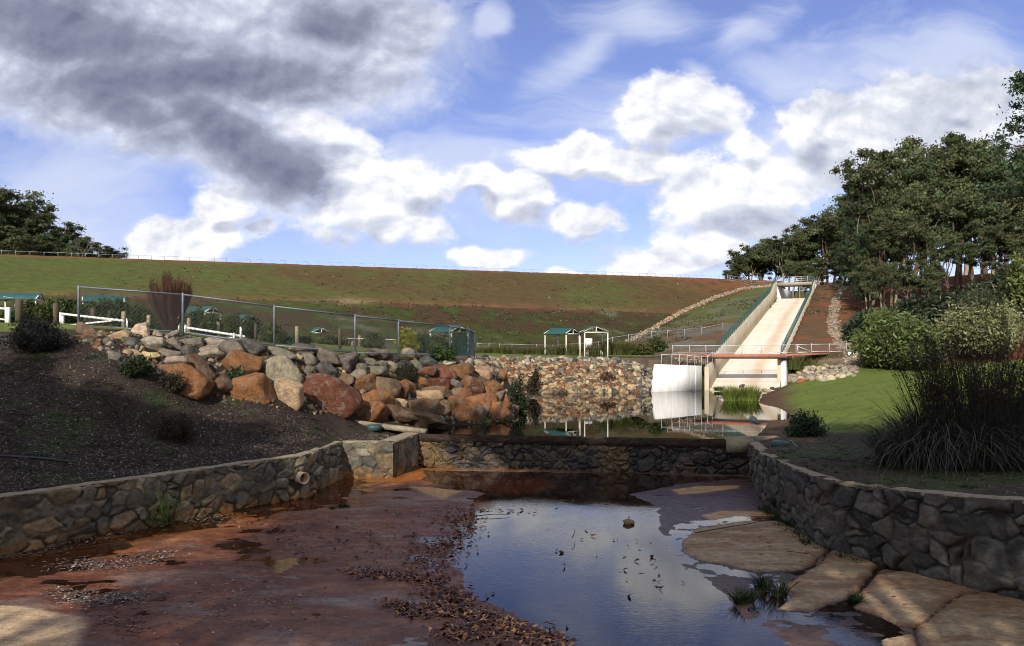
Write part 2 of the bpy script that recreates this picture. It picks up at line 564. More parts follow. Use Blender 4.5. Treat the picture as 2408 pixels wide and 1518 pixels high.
for x, y in LW:
    near.append((x - .45, y + .3, 1.66))
near += [(-6.3, 33.6, 1.66), (-7.9, 34, 1.75)]
near += [(-18, 24, 3.2), (-17, 27, 3.9), (-20, 28, 4.6), (-13, 27.5, 2.6), (-10, 30, 2.3)]
for a in ((330, 868, 29.5), (480, 935, 31), (620, 962, 31.5), (710, 968, 33), (842, 984, 36), (1000, 1004, 38)):
    NP(*a)
for a in ((185, 772, 33.5), (430, 788, 35), (645, 815, 36.5), (835, 832, 39.5), (937, 835, 42), (1058, 840, 47), (1115, 842, 53), (0, 778, 33.5), (-200, 760, 34)):
    NP(*a)
NP(800, 990, 34.5)
near += [(-30, 22, 4.0), (-1, 58, 4.7)]
for a in ((430, 782, 46), (430, 780, 58), (185, 768, 45), (185, 765, 58), (645, 811, 46), (645, 802, 58), (835, 827, 46), (835, 816, 58), (0, 766, 45), (0, 760, 58), (1058, 835, 54), (-250, 750, 45), (-250, 745, 58)):
    NP(*a)
near += [(2, 42, 1.4), (6, 50, 1.3), (8, 60, 1.4)]
NP(1775, 1034, 33.8)
for x in (12, 17, 22, 28):
    near.append((x, 34.3, 1.68 + (x - 12) * .01))
for a in ((1800, 992, 40.5), (1780, 945, 54.5), (1790, 928, 62.5), (1950, 945, 48), (2100, 922, 46), (2000, 895, 56), (1900, 906, 60), (2110, 876, 57), (2300, 872, 56), (2560, 866, 56), (2560, 985, 40), (2100, 985, 40), (2300, 950, 42)):
    NP(*a)
for (x, y), z in zip(RW, (1.5, 1.75, 1.9, 2.0, 2.1, 2.2, 2.3, 2.35)):
    near.append((x + .5, y + .2, z))
near += [(13.5, 23, 2.0), (16, 26, 1.9), (14, 30, 1.75), (20, 20, 2.3), (25, 28, 1.9)]


def zfar(x, y):
    k = np.interp(y, [62, 90], [.085, .035])
    zp = 4.4 + k * np.logaddexp(0, (2 - x) / 4) * 4 + .015 * np.clip(y - 70, 0, 60)
    q = .327 * x - .945 * (y - 128)
    zb = np.interp(x, [-70, -20, 26, 60], [11.7, 11.45, 10.6, 10.2])
    zt = 18.4
    zd = np.where(q < -6, zt + .4 * (q + 6), zt)
    zd = np.where(q > 0, zt + (zb - zt) * np.clip(q / 17.7, 0, 1), zd)
    zd = np.where(q > 20.7, zb - .385 * (q - 20.7), zd)
    s = (x - 24.7) * .417 + (y - 76.6) * .909
    l = (x - 24.7) * .909 - (y - 76.6) * .417
    za = 5.15 + .1743 * np.minimum(s, 66) - .14 * np.maximum(0, -l - 5.5) + .05 * np.clip(l - 9, 0, 200) - .012 * np.clip(-s - 4, 0, 60) * 4
    za = za + .05 * np.clip(s - 75, 0, 200)
    und = 0.35 * (fbm(x * .13, y * .13, 3) - .5)
    z = np.maximum(np.maximum(zp, zd), za)
    return z, zp, zd, za, s, l, q


def tps_fit(pts):
    A = np.array(pts)
    n = len(A)
    d = np.hypot(A[:, None, 0] - A[None, :, 0], A[:, None, 1] - A[None, :, 1])
    K = np.where(d > 0, d * d * np.log(d + 1e-9), 0) + np.eye(n) * .05
    Pm = np.c_[np.ones(n), A[:, :2]]
    M = np.block([[K, Pm], [Pm.T, np.zeros((3, 3))]])
    w = np.linalg.solve(M, np.r_[A[:, 2], 0, 0, 0])
    return A, w


for x in (-50, -35, -20, -8, 0):
    near.append((x, 62, float(zfar(x, 62.)[0])))
TA, TWt = tps_fit(near)


def tps(x, y):
    sh = x.shape
    x, y = x.ravel(), y.ravel()
    out = np.empty(len(x))
    for i in range(0, len(x), 20000):
        a, b = x[i:i + 20000], y[i:i + 20000]
        d = np.hypot(a[:, None] - TA[None, :, 0], b[:, None] - TA[None, :, 1])
        out[i:i + 20000] = np.where(d > 0, d * d * np.log(d + 1e-9), 0) @ TWt[:-3] + TWt[-3] + TWt[-2] * a + TWt[-1] * b
    return out.reshape(sh)


def G(x, y, full=False):
    x, y = np.asarray(x, float), np.asarray(y, float)
    zf, zp, zd, za, s, l, q = zfar(x, y)
    w = ss(56, 66, y)
    zn = tps(x, y)
    zn = np.clip(zn, 1.0, 8.0)
    pxg = CX + F * x / np.maximum(y, 1)
    pym = np.interp(pxg, [-300, 0, 185, 430, 645, 835, 1000, 1115], [748, 762, 767, 783, 811, 828, 834, 838])
    cap = EZ - (pym - 3 - HY) * y / F
    zn = np.where((x < 0) & (y > 31) & (y < 66), np.minimum(zn, cap), zn)
    z = zn * (1 - w) + zf * w
    rough = (fbm(x * .9, y * .9, 8, 3) - .5)
    z = z + rough * .12
    d = sdist(x, y, POND)
    slp = .47 + 1.1 * ss(58, 52, y) * ss(4, 2, x)
    bank = np.where(d > 0, ZP - .06 + slp * d, ZP - .06 + .3 * d)
    beh = (x - 13.0) * -.4627 + (y - 66.6) * .8865
    bank = np.where((beh > .75) & (x > 12.2) & (x < 17.9), 99, bank)
    bank = np.where((beh <= .75) & (beh > -.9) & (x > 12.2) & (x < 18.5), 1.0, bank)
    bank = np.where((y < 36) & (d > 0), 99, bank)
    z = np.minimum(z, bank)
    z = np.maximum(z, .9)
    tr = (np.abs(l) < 3.35) & (s > -11) & (s < 95) & (y > 60)
    z = np.where(tr, np.minimum(z, np.minimum(3.26 + .1743 * s, 14.1) - .5), z)
    tr2 = (s < 0) & (s > -12.5) & (l > -4.2) & (l < 3.6) & (y > 60)
    z = np.where(tr2, np.minimum(z, 1.0), z)
    if full:
        return z, zp, zd, za, s, l, q, d
    return z


def G1(x, y):
    return float(G(np.array([float(x)]), np.array([float(y)]))[0])


HD = np.concatenate([np.arange(14, 70, .08), np.arange(70, 190, .3)])


def hit(px, py, d0=14):
    X = (px - CX) * HD / F
    Z = EZ - (py - HY) * HD / F
    g = G(X, HD)
    bas = inpoly(X, HD, BASIN)
    g = np.where(bas, 0.0, g)
    ok = np.where((g >= Z) & (HD > d0))[0]
    i = ok[0] if len(ok) else len(HD) - 1
    return np.array([X[i], HD[i], Z[i]])


# big grid, three resolutions
gx = np.unique(np.round(np.concatenate([np.arange(-420, -90, 12), np.arange(-90, -40, 1.0), np.arange(-40, 42, .33), np.arange(42, 100, .9), np.arange(100, 460, 12)]), 3))
gy = np.unique(np.round(np.concatenate([np.arange(15, 72, .33), np.arange(72, 160, .6), np.arange(160, 240, 3), np.arange(240, 900, 30)]), 3))
X, Y = np.meshgrid(gx, gy, indexing='ij')
Z, zp_, zd_, za_, s_, l_, q_, d_ = G(X, Y, True)
fl = ss(190, 420, Y)
Z = Z * (1 - fl) + 9 * fl
fx, fy = (X[:-1, :-1] + X[1:, 1:]) / 2, (Y[:-1, :-1] + Y[1:, 1:]) / 2


def mid(A):
    return (A[:-1, :-1] + A[1:, 1:]) / 2


mzp, mzd, mza, ms, ml, mq, md = (mid(a) for a in (zp_, zd_, za_, s_, l_, q_, d_))
basf = sdist(fx, fy, BASIN) < 0.12
KERB_Y = 34.1
reg = np.zeros(fx.shape, int)                                       # 0 park ground
fenceline = np.interp(fx, [-24, -19.5, -15.5, -11.7, -8.3, -6.4, -3.9, -2.6], [33.5, 33.5, 35, 36.5, 39.5, 42, 47, 53])
reg[(fy < fenceline) & (fx < -2)] = 1                                # mulch bank
reg[(fx > 8) & (fy < KERB_Y)] = 2                                    # planting bed
reg[(fx > 9) & (fy >= KERB_Y) & (fy < 62) & (ms < -3)] = 3           # lawn on the right
far = (fy > 60) & (reg != 3)
reg[far & (mzd >= np.maximum(mzp, mza)) & (md > 5)] = 4              # dam
reg[far & (mza > np.maximum(mzp, mzd)) & (md > 3) & (fx > 8)] = 5    # abutment and hillside
reg[far & (fy > 190)] = 5
reg[(md < 6.2) & (md > -90) & (fy > 44) & (fx < 17) & (fx > -3.5) & (reg != 3)] = 6   # rubble slope
reg[(md < 0.05)] = 7
reg[basf] = -1
# vertex colours: soil and grass colours, patchy
n1 = fbm(X * .07, Y * .09, 21, 5)
n2 = fbm(X * .35, Y * .5, 33, 5)
n3 = fbm(X * 1.6, Y * 2.2, 41, 4)


def lerp(a, b, t):
    t = np.asarray(t)[..., None]
    return np.asarray(a) * (1 - t) + np.asarray(b) * t


GRN, OLV, RED, BRN, GRY = np.array([.060, .088, .019]), np.array([.072, .072, .027]), np.array([.155, .062, .028]), np.array([.085, .052, .028]), np.array([.13, .115, .085])
C = lerp(GRN * .9, BRN, ss(.40, .62, n2))
# dam
greenish = ss(.30, .66, n1 * .50 + n2 * .30 + n3 * .20 - .0030 * (X + 30))
upper = lerp(lerp(RED * .55, BRN, .5), GRN * 1.05, greenish)
upper = lerp(upper, OLV, .30 + .2 * n3)
lower = lerp(BRN * .62, OLV * .55, ss(.42, .6, n2 * .5 + n3 * .5))
lower = lerp(lower, GRN * .65, ss(.5, .62, n1 * .4 + n2 * .6 - .002 * X) * .7)
lower = lerp(lower, GRY, ss(.62, .75, n2 * .6 + n1 * .4) * .6)
damc = lerp(upper, lower, ss(17, 20.5, q_))
bermw = np.exp(-((q_ - 18.6 + 2.0 * (n2 - .5)) / 2.1) ** 2) * ss(.22, .42, n3 * .5 + n2 * .5)
damc = lerp(damc, np.array([.20, .085, .042]), bermw * .62)
crestw = np.exp(-((q_ - .3) / .8) ** 2)
damc = lerp(damc, RED, crestw * .8)
damc = lerp(damc, RED * 1.1, ss(22, 40, X) * ss(20, 8, q_) * ss(.3, .5, n2) * ss(12, 0, q_) * .9)
tracks = np.exp(-((X + 22 + (q_ - 18) * -.2) / 2.4) ** 2) * ss(14, 19, q_) * ss(23, 19, q_)
damc = lerp(damc, np.array([.30, .23, .13]), np.clip(tracks, 0, 1) * .7)
isdam = (zd_ >= np.maximum(zp_, za_)) & (Y > 60)
C = np.where(isdam[..., None], damc, C)
# abutment: gravelly low down, grassy higher
ab = lerp(GRY * .95, BRN * 1.3, ss(.4, .6, n2))
ab = lerp(ab, GRN * 1.15, ss(.33, .5, n2 * .6 + n3 * .4) * ss(18, 36, s_ + 6 * n1) * ss(1, -1, l_) * .75)
right_c = lerp(RED * 1.05, BRN * 1.2, ss(.35, .6, n2))
right_c = lerp(right_c, GRN, ss(.45, .6, n3) * ss(48, 60, s_) * .6)
right_c = lerp(right_c, RED * .62, ss(9, 11, l_))  # right of the drain the soil is painted darker for the trees' shade
ab = np.where((l_ > 3)[..., None], right_c, ab)
isab = (za_ > np.maximum(zp_, zd_)) & (Y > 60) & (X > 8)
C = np.where(isab[..., None], ab, C)
# park lawn
pk = (~isdam) & (~isab) & (Y > 33) & (X < 17)
C = np.where(pk[..., None], lerp(np.array([.10, .13, .028]), np.array([.12, .115, .04]), n2), C)
soilband = np.exp(-((d_ - 6.6) / 1.1) ** 2) * (Y > 55)
C = lerp(C, np.array([.22, .15, .10]), np.clip(soilband, 0, 1) * ss(10, 14, X))
# right lawn
rl = (X > 8.5) & (Y >= KERB_Y - .5) & (Y < 62) & (s_ < -3)
lawn = lerp(np.array([.092, .128, .024]), np.array([.125, .155, .036]), n2)
lawn = lerp(lawn, np.array([.07, .10, .02]), ss(.5, .8, n3) * .6)
shore = ss(3.2, 1.4, d_ + 1.6 * (n2 - .5)) * ss(.5, 2, 66 - Y)
lawn = lerp(lawn, np.array([.085, .052, .032]), shore)
C = np.where(rl[..., None], lawn, C)
mb = (Y < np.interp(X, [-24, -19.5, -15.5, -11.7, -8.3, -6.4, -3.9, -2.6], [33.3, 33.3, 34.8, 36.3, 39.3, 41.8, 46.8, 52.8])) & (X < -2)
C = np.where(mb[..., None], lerp(np.array([.020, .016, .015]), np.array([.048, .036, .027]), n3), C)
gw = ss(.60, .70, fbm(X * .8, Y * .8, 77, 4))
C = np.where((mb | ((X > 8) & (Y < KERB_Y)))[..., None], lerp(C, np.array([.035, .055, .018]), gw * .6), C)
bed = (X > 8) & (Y < KERB_Y)
C = np.where(bed[..., None], lerp(lerp(np.array([.045, .033, .025]), np.array([.085, .062, .045]), n3), np.array([.05, .075, .02]), ss(.45, .62, n2) * .6), C)
rub = (d_ < 6.4) & (Y > 44) & (X < 17) & (X > -3.5)
C = np.where(rub[..., None], np.array([.10, .075, .05]), C)
C = np.where((d_ < .1)[..., None], np.array([.03, .022, .015]), C)

VG = np.stack([X, Y, Z], -1).reshape(-1, 3)
CG = C.reshape(-1, 3)
nb = len(gy)
I, J = np.meshgrid(np.arange(len(gx) - 1), np.arange(len(gy) - 1), indexing='ij')
Q = np.stack([I * nb + J, (I + 1) * nb + J, (I + 1) * nb + J + 1, I * nb + J + 1], -1)


def region(code, name, material, label=None):
    q = Q[np.isin(reg, code)]
    used, inv = np.unique(q, return_inverse=True)
    mb_ = MB()
    mb_.add(VG[used], inv.reshape(-1, 4), CG[used])
    o = mb_.build(name, MATS[material], smooth=True)
    return tag(o, label, None, None, 'structure')


region([0], 'ground', 'ground', 'flat parkland with short grass and bare soil between pond and dam')
region([1], 'garden_bank', 'ground', 'dark mulched bank sloping down to the left stone wall')
region([2], 'garden_bed', 'ground', 'weedy soil bed behind the right stone wall')
region([3], 'lawn', 'lawn', 'mown green lawn sloping down to the pond on the right')
region([4], 'dam_embankment', 'grass_far', 'long grassed earth dam with red soil showing through')
region([5], 'hillside', 'grass_far', 'grass, gravel and red soil slopes on both sides of the chute')
region([6], 'rubble_slope', 'ground', 'earth under the loose rock slope across the pond')
region([7], 'pond_bed', 'ground', 'dark silty bed of the pond')

# far base sheet out to the horizon
b_ = MB()
b_.add([[-3000, -3000, -1.5], [3000, -3000, -1.5], [3000, 5000, -1.5], [-3000, 5000, -1.5]], [[0, 1, 2, 3]], [.06, .07, .03])
tag(b_.build('terrain', MATS['ground']), 'wide wooded country reaching to the horizon', None, None, 'structure')
# ground under and behind the camera
b_ = MB()
bx, by = np.meshgrid(np.arange(-60, 61, 2.0), np.arange(-60, 11, 2.0), indexing='ij')
bz = -0.15 + 0 * bx + 4.2 * ss(9, -2, by) + .3 * fbm(bx * .2, by * .2, 5)
b_.sheet(np.stack([bx, by, bz], -1), lerp([.05, .06, .02], [.09, .07, .04], fbm(bx, by, 4)))
tag(b_.build('near_bank', MATS['ground'], smooth=True), 'grassy bank under the viewer, out of the picture', None, None, 'structure')


# ------------------------------------------------------------------ basin floor
def poly(pts, z=0.0):
    return [tuple(PZ(a, b, z)[:2]) for a, b in pts]


POOL = poly([(1000, 1106), (1330, 1112), (1765, 1122), (1600, 1136), (1478, 1162), (1548, 1192), (1540, 1215), (1565, 1270), (1590, 1322), (1670, 1372), (1715, 1425), (1770, 1475),
             (1900, 1560), (1900, 1700), (1400, 1700), (1345, 1518), (1250, 1455), (1120, 1395), (1075, 1330), (1085, 1260), (1112, 1195), (1150, 1160), (1000, 1128)])
SL1 = poly([(1605, 1275), (1640, 1242), (1750, 1226), (1830, 1226), (1900, 1262), (1950, 1297), (1925, 1325), (1870, 1340), (1780, 1346), (1700, 1328), (1640, 1318), (1612, 1300)])
SL2 = poly([(1958, 1296), (2010, 1300), (2066, 1334), (2015, 1402), (1945, 1418), (1900, 1438), (1835, 1432), (1868, 1405), (1848, 1378), (1930, 1330)])
SL3 = poly([(2072, 1340), (2180, 1352), (2290, 1384), (2450, 1425), (2600, 1560), (2500, 1640), (2085, 1560), (2080, 1505), (2150, 1492), (2075, 1450), (2012, 1432), (2022, 1400)])
SLW = poly([(1770, 1150), (1850, 1225), (1930, 1285), (2130, 1345), (2290, 1385), (2300, 1370), (2130, 1330), (1930, 1270), (1850, 1205), (1775, 1130)])
LIT4 = poly([(1580, 1153), (1640, 1144), (1740, 1142), (1735, 1149), (1650, 1160), (1600, 1164)])
LIT5 = poly([(1650, 1212), (1700, 1202), (1800, 1206), (1850, 1213), (1780, 1222), (1670, 1222)])
COR = poly([(-60, 1426), (60, 1428), (125, 1440), (192, 1452), (205, 1475), (160, 1560), (-100, 1600)])
TRI = poly([(962, 1144), (1020, 1147), (1090, 1155), (1062, 1166), (1042, 1174), (1005, 1163)])
ORG = poly([(990, 1100), (1130, 1108), (1290, 1122), (1310, 1140), (1200, 1160), (1080, 1140), (960, 1138), (900, 1135)])
step = .07
bx, by = np.meshgrid(np.arange(-17, 15, step), np.concatenate([np.arange(11, 20, .05), np.arange(20, 36.2, .09)]), indexing='ij')
wob = (fbm(bx * .9, by * .9, 61, 4) - .5) * 1.1
dp = sdist(bx, by, POOL) + wob * .5
m_pool = ss(.25, -.35, dp)
mudn = fbm(bx * .5, by * .9, 51, 5)
mudf = fbm(bx * 3.0, by * 4.5, 55, 4)
bz = .016 + .085 * (mudn - .5) + .024 * (mudf - .5)
bz = bz * (1 - m_pool) + (-.10) * m_pool
leftw = sdist(bx, by, LW, False)
bz = bz - .035 * ss(2.6, .8, leftw + wob)
slab = np.full(bx.shape, 9.0)
for pl in (SL1, SL2, SL3):
    slab = np.minimum(slab, sdist(bx, by, pl) + wob * .14)
thin_s = np.minimum(np.minimum(sdist(bx, by, LIT4), sdist(bx, by, LIT5)), sdist(bx, by, TRI)) + wob * .05
cor = sdist(bx, by, COR) + wob * .2
m_slab = ss(.035, -.035, slab)
bz = np.where(m_slab > 0, bz * (1 - m_slab) + (.040 + .012 * mudf) * m_slab, bz)
m_thin = ss(.10, -.08, thin_s)
bz = bz * (1 - m_thin) + .03 * m_thin
m_cor = ss(.15, -.15, cor)
bz = bz * (1 - m_cor) + .05 * m_cor
# band of standing silt around the slabs
ring = ss(1.5, .4, slab) * (1 - m_slab)
bz = np.where(ring > 0, bz * (1 - ring) + ring * (-.004 + .03 * (mudf - .5)), bz)
mud = lerp(np.array([.115, .036, .011]), np.array([.19, .078, .036]), ss(.35, .65, mudn * .6 + mudf * .4))
mud = lerp(mud, np.array([.20, .135, .105]), ss(.55, .72, fbm(bx * .55, by * 1.6, 71, 5)) * .75)
mud = lerp(mud, np.array([.26, .085, .010]), ss(3.4, .6, leftw + wob * 2) * .7)
mud = mud * (.55 + .9 * fbm(bx * 1.1, by * 3.2, 73, 5))[..., None]
org = ss(.5, -.6, sdist(bx, by, ORG) + wob * .6)
mud = lerp(mud, np.array([.30, .095, .012]), org * .9)
c = lerp(mud, np.array([.032, .02, .016]), m_pool * (1 - org))
c = lerp(c, np.array([.060, .048, .045]), ring * .8)
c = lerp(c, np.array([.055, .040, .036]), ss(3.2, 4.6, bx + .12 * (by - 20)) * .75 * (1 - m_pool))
slc = lerp(np.array([.27, .19, .105]), np.array([.36, .26, .15]), fbm(bx * 1.3, by * 1.3, 81, 5))
slc = lerp(slc, np.array([.20, .10, .035]), ss(.45, .62, fbm(bx * .7, by * 2.2, 83, 4)) * .6)
slc = lerp(slc, np.array([.17, .07, .02]), ss(-.16, -.0, slab + .3 * (mudf - .5)) * .5 * ss(.4, .6, mudn))
slc = slc * (.7 + .6 * fbm(bx * 9, by * 9, 87, 3))[..., None]
c = lerp(c, slc, m_slab)
c = lerp(c, np.array([.42, .24, .08]), m_thin)  # two thin strips painted bright as sunlit patches; the triangle is dry floor
c = lerp(c, np.array([.42, .29, .165]) * (.8 + .4 * mudf[..., None]), m_cor)  # dry tan concrete corner, its sunlit patch painted in as a paler tone
# cracks and the joint between the slabs
for cr in (poly([(1950, 1296), (1900, 1338)]), poly([(2066, 1334), (2010, 1402)]), poly([(2380, 1385), (2260, 1400), (2150, 1480), (2160, 1530), (2180, 1600)]), poly([(2066, 1350), (2120, 1343)]),
           poly([(2150, 1480), (2100, 1470), (2012, 1432)])):
    dd = sdist(bx + .12 * (fbm(bx * 3, by * 3, 91) - .5), by + .12 * (fbm(bx * 3, by * 3, 92) - .5), cr, False)
    k = ss(.055, .01, dd)
    bz = bz - .05 * k
    c = lerp(c, np.array([.03, .02, .015]), k)
    c = lerp(c, np.array([.15, .06, .02]), ss(.3, .06, dd) * (1 - k) * .5 * m_slab)
keep = ~inpoly(mid(bx), mid(by), [(-40, 5), (-22, 10)] + [(a - .6, b + .3) for a, b in LW] + [(-7.9, 40), (-40, 40)])
keep &= (mid(by) < 37) & ~((mid(bx) > 12.5) & (mid(by) > 19))
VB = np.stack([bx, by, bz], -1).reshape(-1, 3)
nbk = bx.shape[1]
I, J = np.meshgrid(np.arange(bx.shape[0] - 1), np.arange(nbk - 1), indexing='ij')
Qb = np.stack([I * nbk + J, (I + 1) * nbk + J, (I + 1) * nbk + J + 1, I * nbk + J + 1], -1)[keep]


def mud_mat():
    m = bpy.data.materials.new('mud')
    m.use_nodes = True
    t = m.node_tree
    t.nodes.clear()
    N = NT(t)
    pos = N.n('ShaderNodeNewGeometry').outputs['Position']
    sp = N.n('ShaderNodeSeparateXYZ', {0: pos})
    a = N.n('ShaderNodeAttribute', attribute_name='Col').outputs[0]
    k = N.mr(N.noise(pos, 9, 7, .7), .25, .75, .55, 1.5, smooth=False)
    st = N.n('ShaderNodeMapping', {0: pos})
    st.inputs['Scale'].default_value = (.7, 2.2, 1)
    k2 = N.mr(N.noise(st.outputs[0], 1.4, 6, .7, 1.0), .3, .7, .72, 1.3, smooth=False)
    k3 = N.mr(N.noise(pos, 42, 5, .75), .3, .7, .6, 1.4, smooth=False)
    k = N.m('MULTIPLY', N.m('MULTIPLY', k, k2), k3)
    kk = N.n('ShaderNodeCombineXYZ', {0: k, 1: k, 2: k}).outputs[0]
    col = N.mix(1.0, a, kk, 'MULTIPLY')
    dark = N.mr(N.noise(pos, 16, 3, .6), .68, .74)
    col = N.mix(N.m('MULTIPLY', dark, .6), col, (.02, .013, .01))
    wet = N.mr(sp.outputs[2], .024, .05, .0, 1.0)
    rg = N.m('MULTIPLY_ADD', wet, .55, N.mr(N.noise(st.outputs[0], 2.3, 5, .65), .38, .62, .12, .50))
    bn = N.noise(st.outputs[0], 7, 8, .72)
    bu = N.n('ShaderNodeBump', {'Strength': .9, 'Distance': .05, 'Height': bn})
    b = N.n('ShaderNodeBsdfPrincipled', {'Base Color': col, 'Roughness': rg, 'Normal': bu.outputs[0], 'Specular IOR Level': .5})
    o = N.n('ShaderNodeOutputMaterial', {0: b.outputs[0]})
    return m


def water_mat(name, tint, r, sc, strength, dist=0.02, st=(1, 3.2, 1), ior=1.36):
    m = bpy.data.materials.new(name)
    m.use_nodes = True
    t = m.node_tree
    t.nodes.clear()
    N = NT(t)
    pos = N.n('ShaderNodeNewGeometry').outputs['Position']
    mp = N.n('ShaderNodeMapping', {0: pos})
    mp.inputs['Scale'].default_value = st
    n = N.noise(mp.outputs[0], sc, 3, .55, .6)
    calm = N.mr(N.noise(pos, .35, 3, .5), .38, .62, .25, 1.0)
    n = N.m('MULTIPLY', n, calm)
    bu = N.n('ShaderNodeBump', {'Strength': strength, 'Distance': dist, 'Height': n})
    fr = N.n('ShaderNodeFresnel', {'IOR': ior, 'Normal': bu.outputs[0]})
    gl = N.n('ShaderNodeBsdfGlossy', {0: (1, 1, 1, 1), 'Roughness': r, 'Normal': bu.outputs[0]})
    tr = N.n('ShaderNodeBsdfTransparent', {0: (*tint, 1)})
    mx = N.n('ShaderNodeMixShader', {0: fr.outputs[0], 1: tr.outputs[0], 2: gl.outputs[0]})
    N.n('ShaderNodeOutputMaterial', {0: mx.outputs[0]})
    return m


b_ = MB()
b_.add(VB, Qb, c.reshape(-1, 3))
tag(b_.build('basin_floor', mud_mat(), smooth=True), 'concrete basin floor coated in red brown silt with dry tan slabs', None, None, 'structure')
b_ = MB()
b_.add([(-17, 11, .0), (14.9, 11, .0), (12.6, 18, 0), (12.6, 33.4, .0), (-4.4, 36, .0), (-8.4, 36, 0), (-8.4, 28, .0), (-17, 20, 0)], [[0, 1, 2, 3, 4, 5, 6, 7]])
tag(b_.build('water', water_mat('pool_water', (.80, .66, .55), .012, 5.0, .10, ior=1.52)), 'shallow still water in the basin mirroring the clouds', None, None, 'structure')
b_ = MB()
pw = [(WEIR_L[0] - .3, WEIR_L[1] - .02), (10.6, 33.05), (13.2, 36), (16.5, 44), (20, 52), (25.2, 62), (25.6, 67), (24, 71), (16, 72), (11.5, 68.5), (-2, 67.5), (-3.2, 60), (-2.2, 47), (-4.4, 40), (-6.2, 37.5)]
b_.add([(x, y, ZP) for x, y in pw], [list(range(len(pw)))])
tag(b_.build('pond_water', water_mat('pond_water', (.30, .22, .14), .008, 2.2, .035, .02, (1, 1.6, 1))), 'still dark pond above the weir reflecting rocks and wall', None, None, 'structure')


# ------------------------------------------------------------------ masonry
def wall_face(path, ztop, zbot, cell, seed, pal, mort, res=.03, bulge=.095, stain=None):
    """rubble stone face: relief of separate stones standing out of the mortar, as one grid"""
    pts = np.array(path, float)
    seg = np.hypot(*np.diff(pts, axis=0).T)
    cum_ = np.r_[0, np.cumsum(seg)]
    n = int(cum_[-1] / res)
    sv = np.linspace(0, cum_[-1], n)
    x = np.interp(sv, cum_, pts[:, 0])
    y = np.interp(sv, cum_, pts[:, 1])
    k = 9
    ker = np.ones(k) / k
    if len(path) > 3:
        xs, ys = np.convolve(np.pad(x, k // 2, mode='edge'), ker, 'valid'), np.convolve(np.pad(y, k // 2, mode='edge'), ker, 'valid')
        x, y = xs, ys
    tx, ty = np.gradient(x), np.gradient(y)
    L = np.hypot(tx, ty) + 1e-9
    nx, ny = ty / L, -tx / L
    zt = np.interp(sv, cum_, ztop) if np.ndim(ztop) else np.full(n, float(ztop))
    m = int((max(zt) - zbot) / res)
    tt = np.linspace(0, 1, m)
    S, T = np.meshgrid(sv, tt, indexing='ij')
    H = zbot + (zt[:, None] - zbot) * T
    ws = S + .34 * (fbm(S * 1.6, H * 1.6, seed + 3, 3) - .5)
    wh = H + .34 * (fbm(S * 1.6, H * 1.6, seed + 7, 3) - .5)
    f1, f2, r, ox, oy = vor(ws / cell, wh / (cell * .8), seed, .95)
    b1, b2, br, box_, boy_ = vor(ws / cell * .62 + 7, wh / cell * .8 + 3, seed + 77, .9)
    usb = br > .62
    f1, f2, r, ox, oy = (np.where(usb, u_, v_) for u_, v_ in ((b1, f1), (b2, f2), (br * 7 % 1, r), (box_, ox), (boy_, oy)))
    g1, g2, r2, _, _ = vor(ws / cell * 2.3, wh / cell * 2.6, seed + 31)
    e = (f2 - f1)
    pr = np.clip((e - .07) / .22, 0, 1) ** .6
    facet = ox * (r - .5) * 1.2 + oy * (hsh(r * 91, r * 17) - .3) * 1.2
    ro = fbm(S * 7, H * 7, seed + 13, 4) - .5
    disp = pr * (bulge * (.6 + 1.0 * r) + facet * bulge * 1.5) + ro * .055 + .02 * (fbm(S * .8, H * .8, seed + 15) - .5)
    small = (pr < .05)
    disp = np.where(small, disp + .012 * (g2 - g1 > .25), disp)
    idx = (hsh(np.floor(r * 997), 3.0, seed) * len(pal)).astype(int) % len(pal)
    colr = np.array(pal)[idx] * (.7 + .6 * hsh(r * 331, 2.0))[..., None]
    colr = colr * (.45 + 1.1 * fbm(S * 6, H * 6, seed + 19, 5))[..., None]
    smear = ss(.5, .64, fbm(S * .9, H * 1.3, seed + 51, 4))
    mcol = lerp(np.array(mort) * .35, np.array(mort), smear) * np.ones(colr.shape)
    colr = lerp(mcol, colr, np.clip(pr * 1.6, 0, 1))
    disp = disp + (1 - pr) * smear * bulge * .5
    if stain is not None:
        colr = stain(colr, S, H)
    V = np.stack([x[:, None] + nx[:, None] * disp, y[:, None] + ny[:, None] * disp, H], -1)
    return V, colr, (x, y, nx, ny, zt)


def coping(mb, inf, w0, w1, dz, seed, drop=.0):
    """rough concrete top; w0 behind to w1 in front of the face"""
    x, y, nx, ny, zt = inf
    stp = slice(0, None, 3)
    x, y, nx, ny, zt = (a[stp] for a in (x, y, nx, ny, zt))
    u = np.arange(len(x)) * .09
    prof = [(w1 - .015, -dz - .05), (w1, -dz), (w1 + .01, -.03), (w1 - .03, .005), (w1 * .3 - w0 * .7, .02), (-w0 + .03, .0), (-w0, -.05), (-w0, -dz - .4)]
    g = []
    for i, (o, z) in enumerate(prof):
        nn = (fbm(u * 2.3, np.full(len(u), i * .4), seed, 4) - .5) * (.16 if i < 4 else .08)
        nz = (fbm(u * 2.9, np.full(len(u), i * .9), seed + 4, 4) - .5) * (.10 if i < 3 else .06)
        g.append(np.stack([x + nx * (o + nn), y + ny * (o + nn), zt + z + nz], -1))
    mb.sheet(np.stack(g, 1))


STONE = [(.10, .09, .07), (.17, .15, .115), (.085, .08, .068), (.22, .18, .12), (.13, .118, .096), (.20, .145, .085)]
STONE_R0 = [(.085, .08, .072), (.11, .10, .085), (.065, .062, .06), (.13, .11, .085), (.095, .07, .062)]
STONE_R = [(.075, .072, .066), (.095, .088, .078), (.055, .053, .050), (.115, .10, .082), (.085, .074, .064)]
WETST = [(.020, .016, .013), (.034, .024, .015), (.014, .012, .012), (.060, .040, .018)]


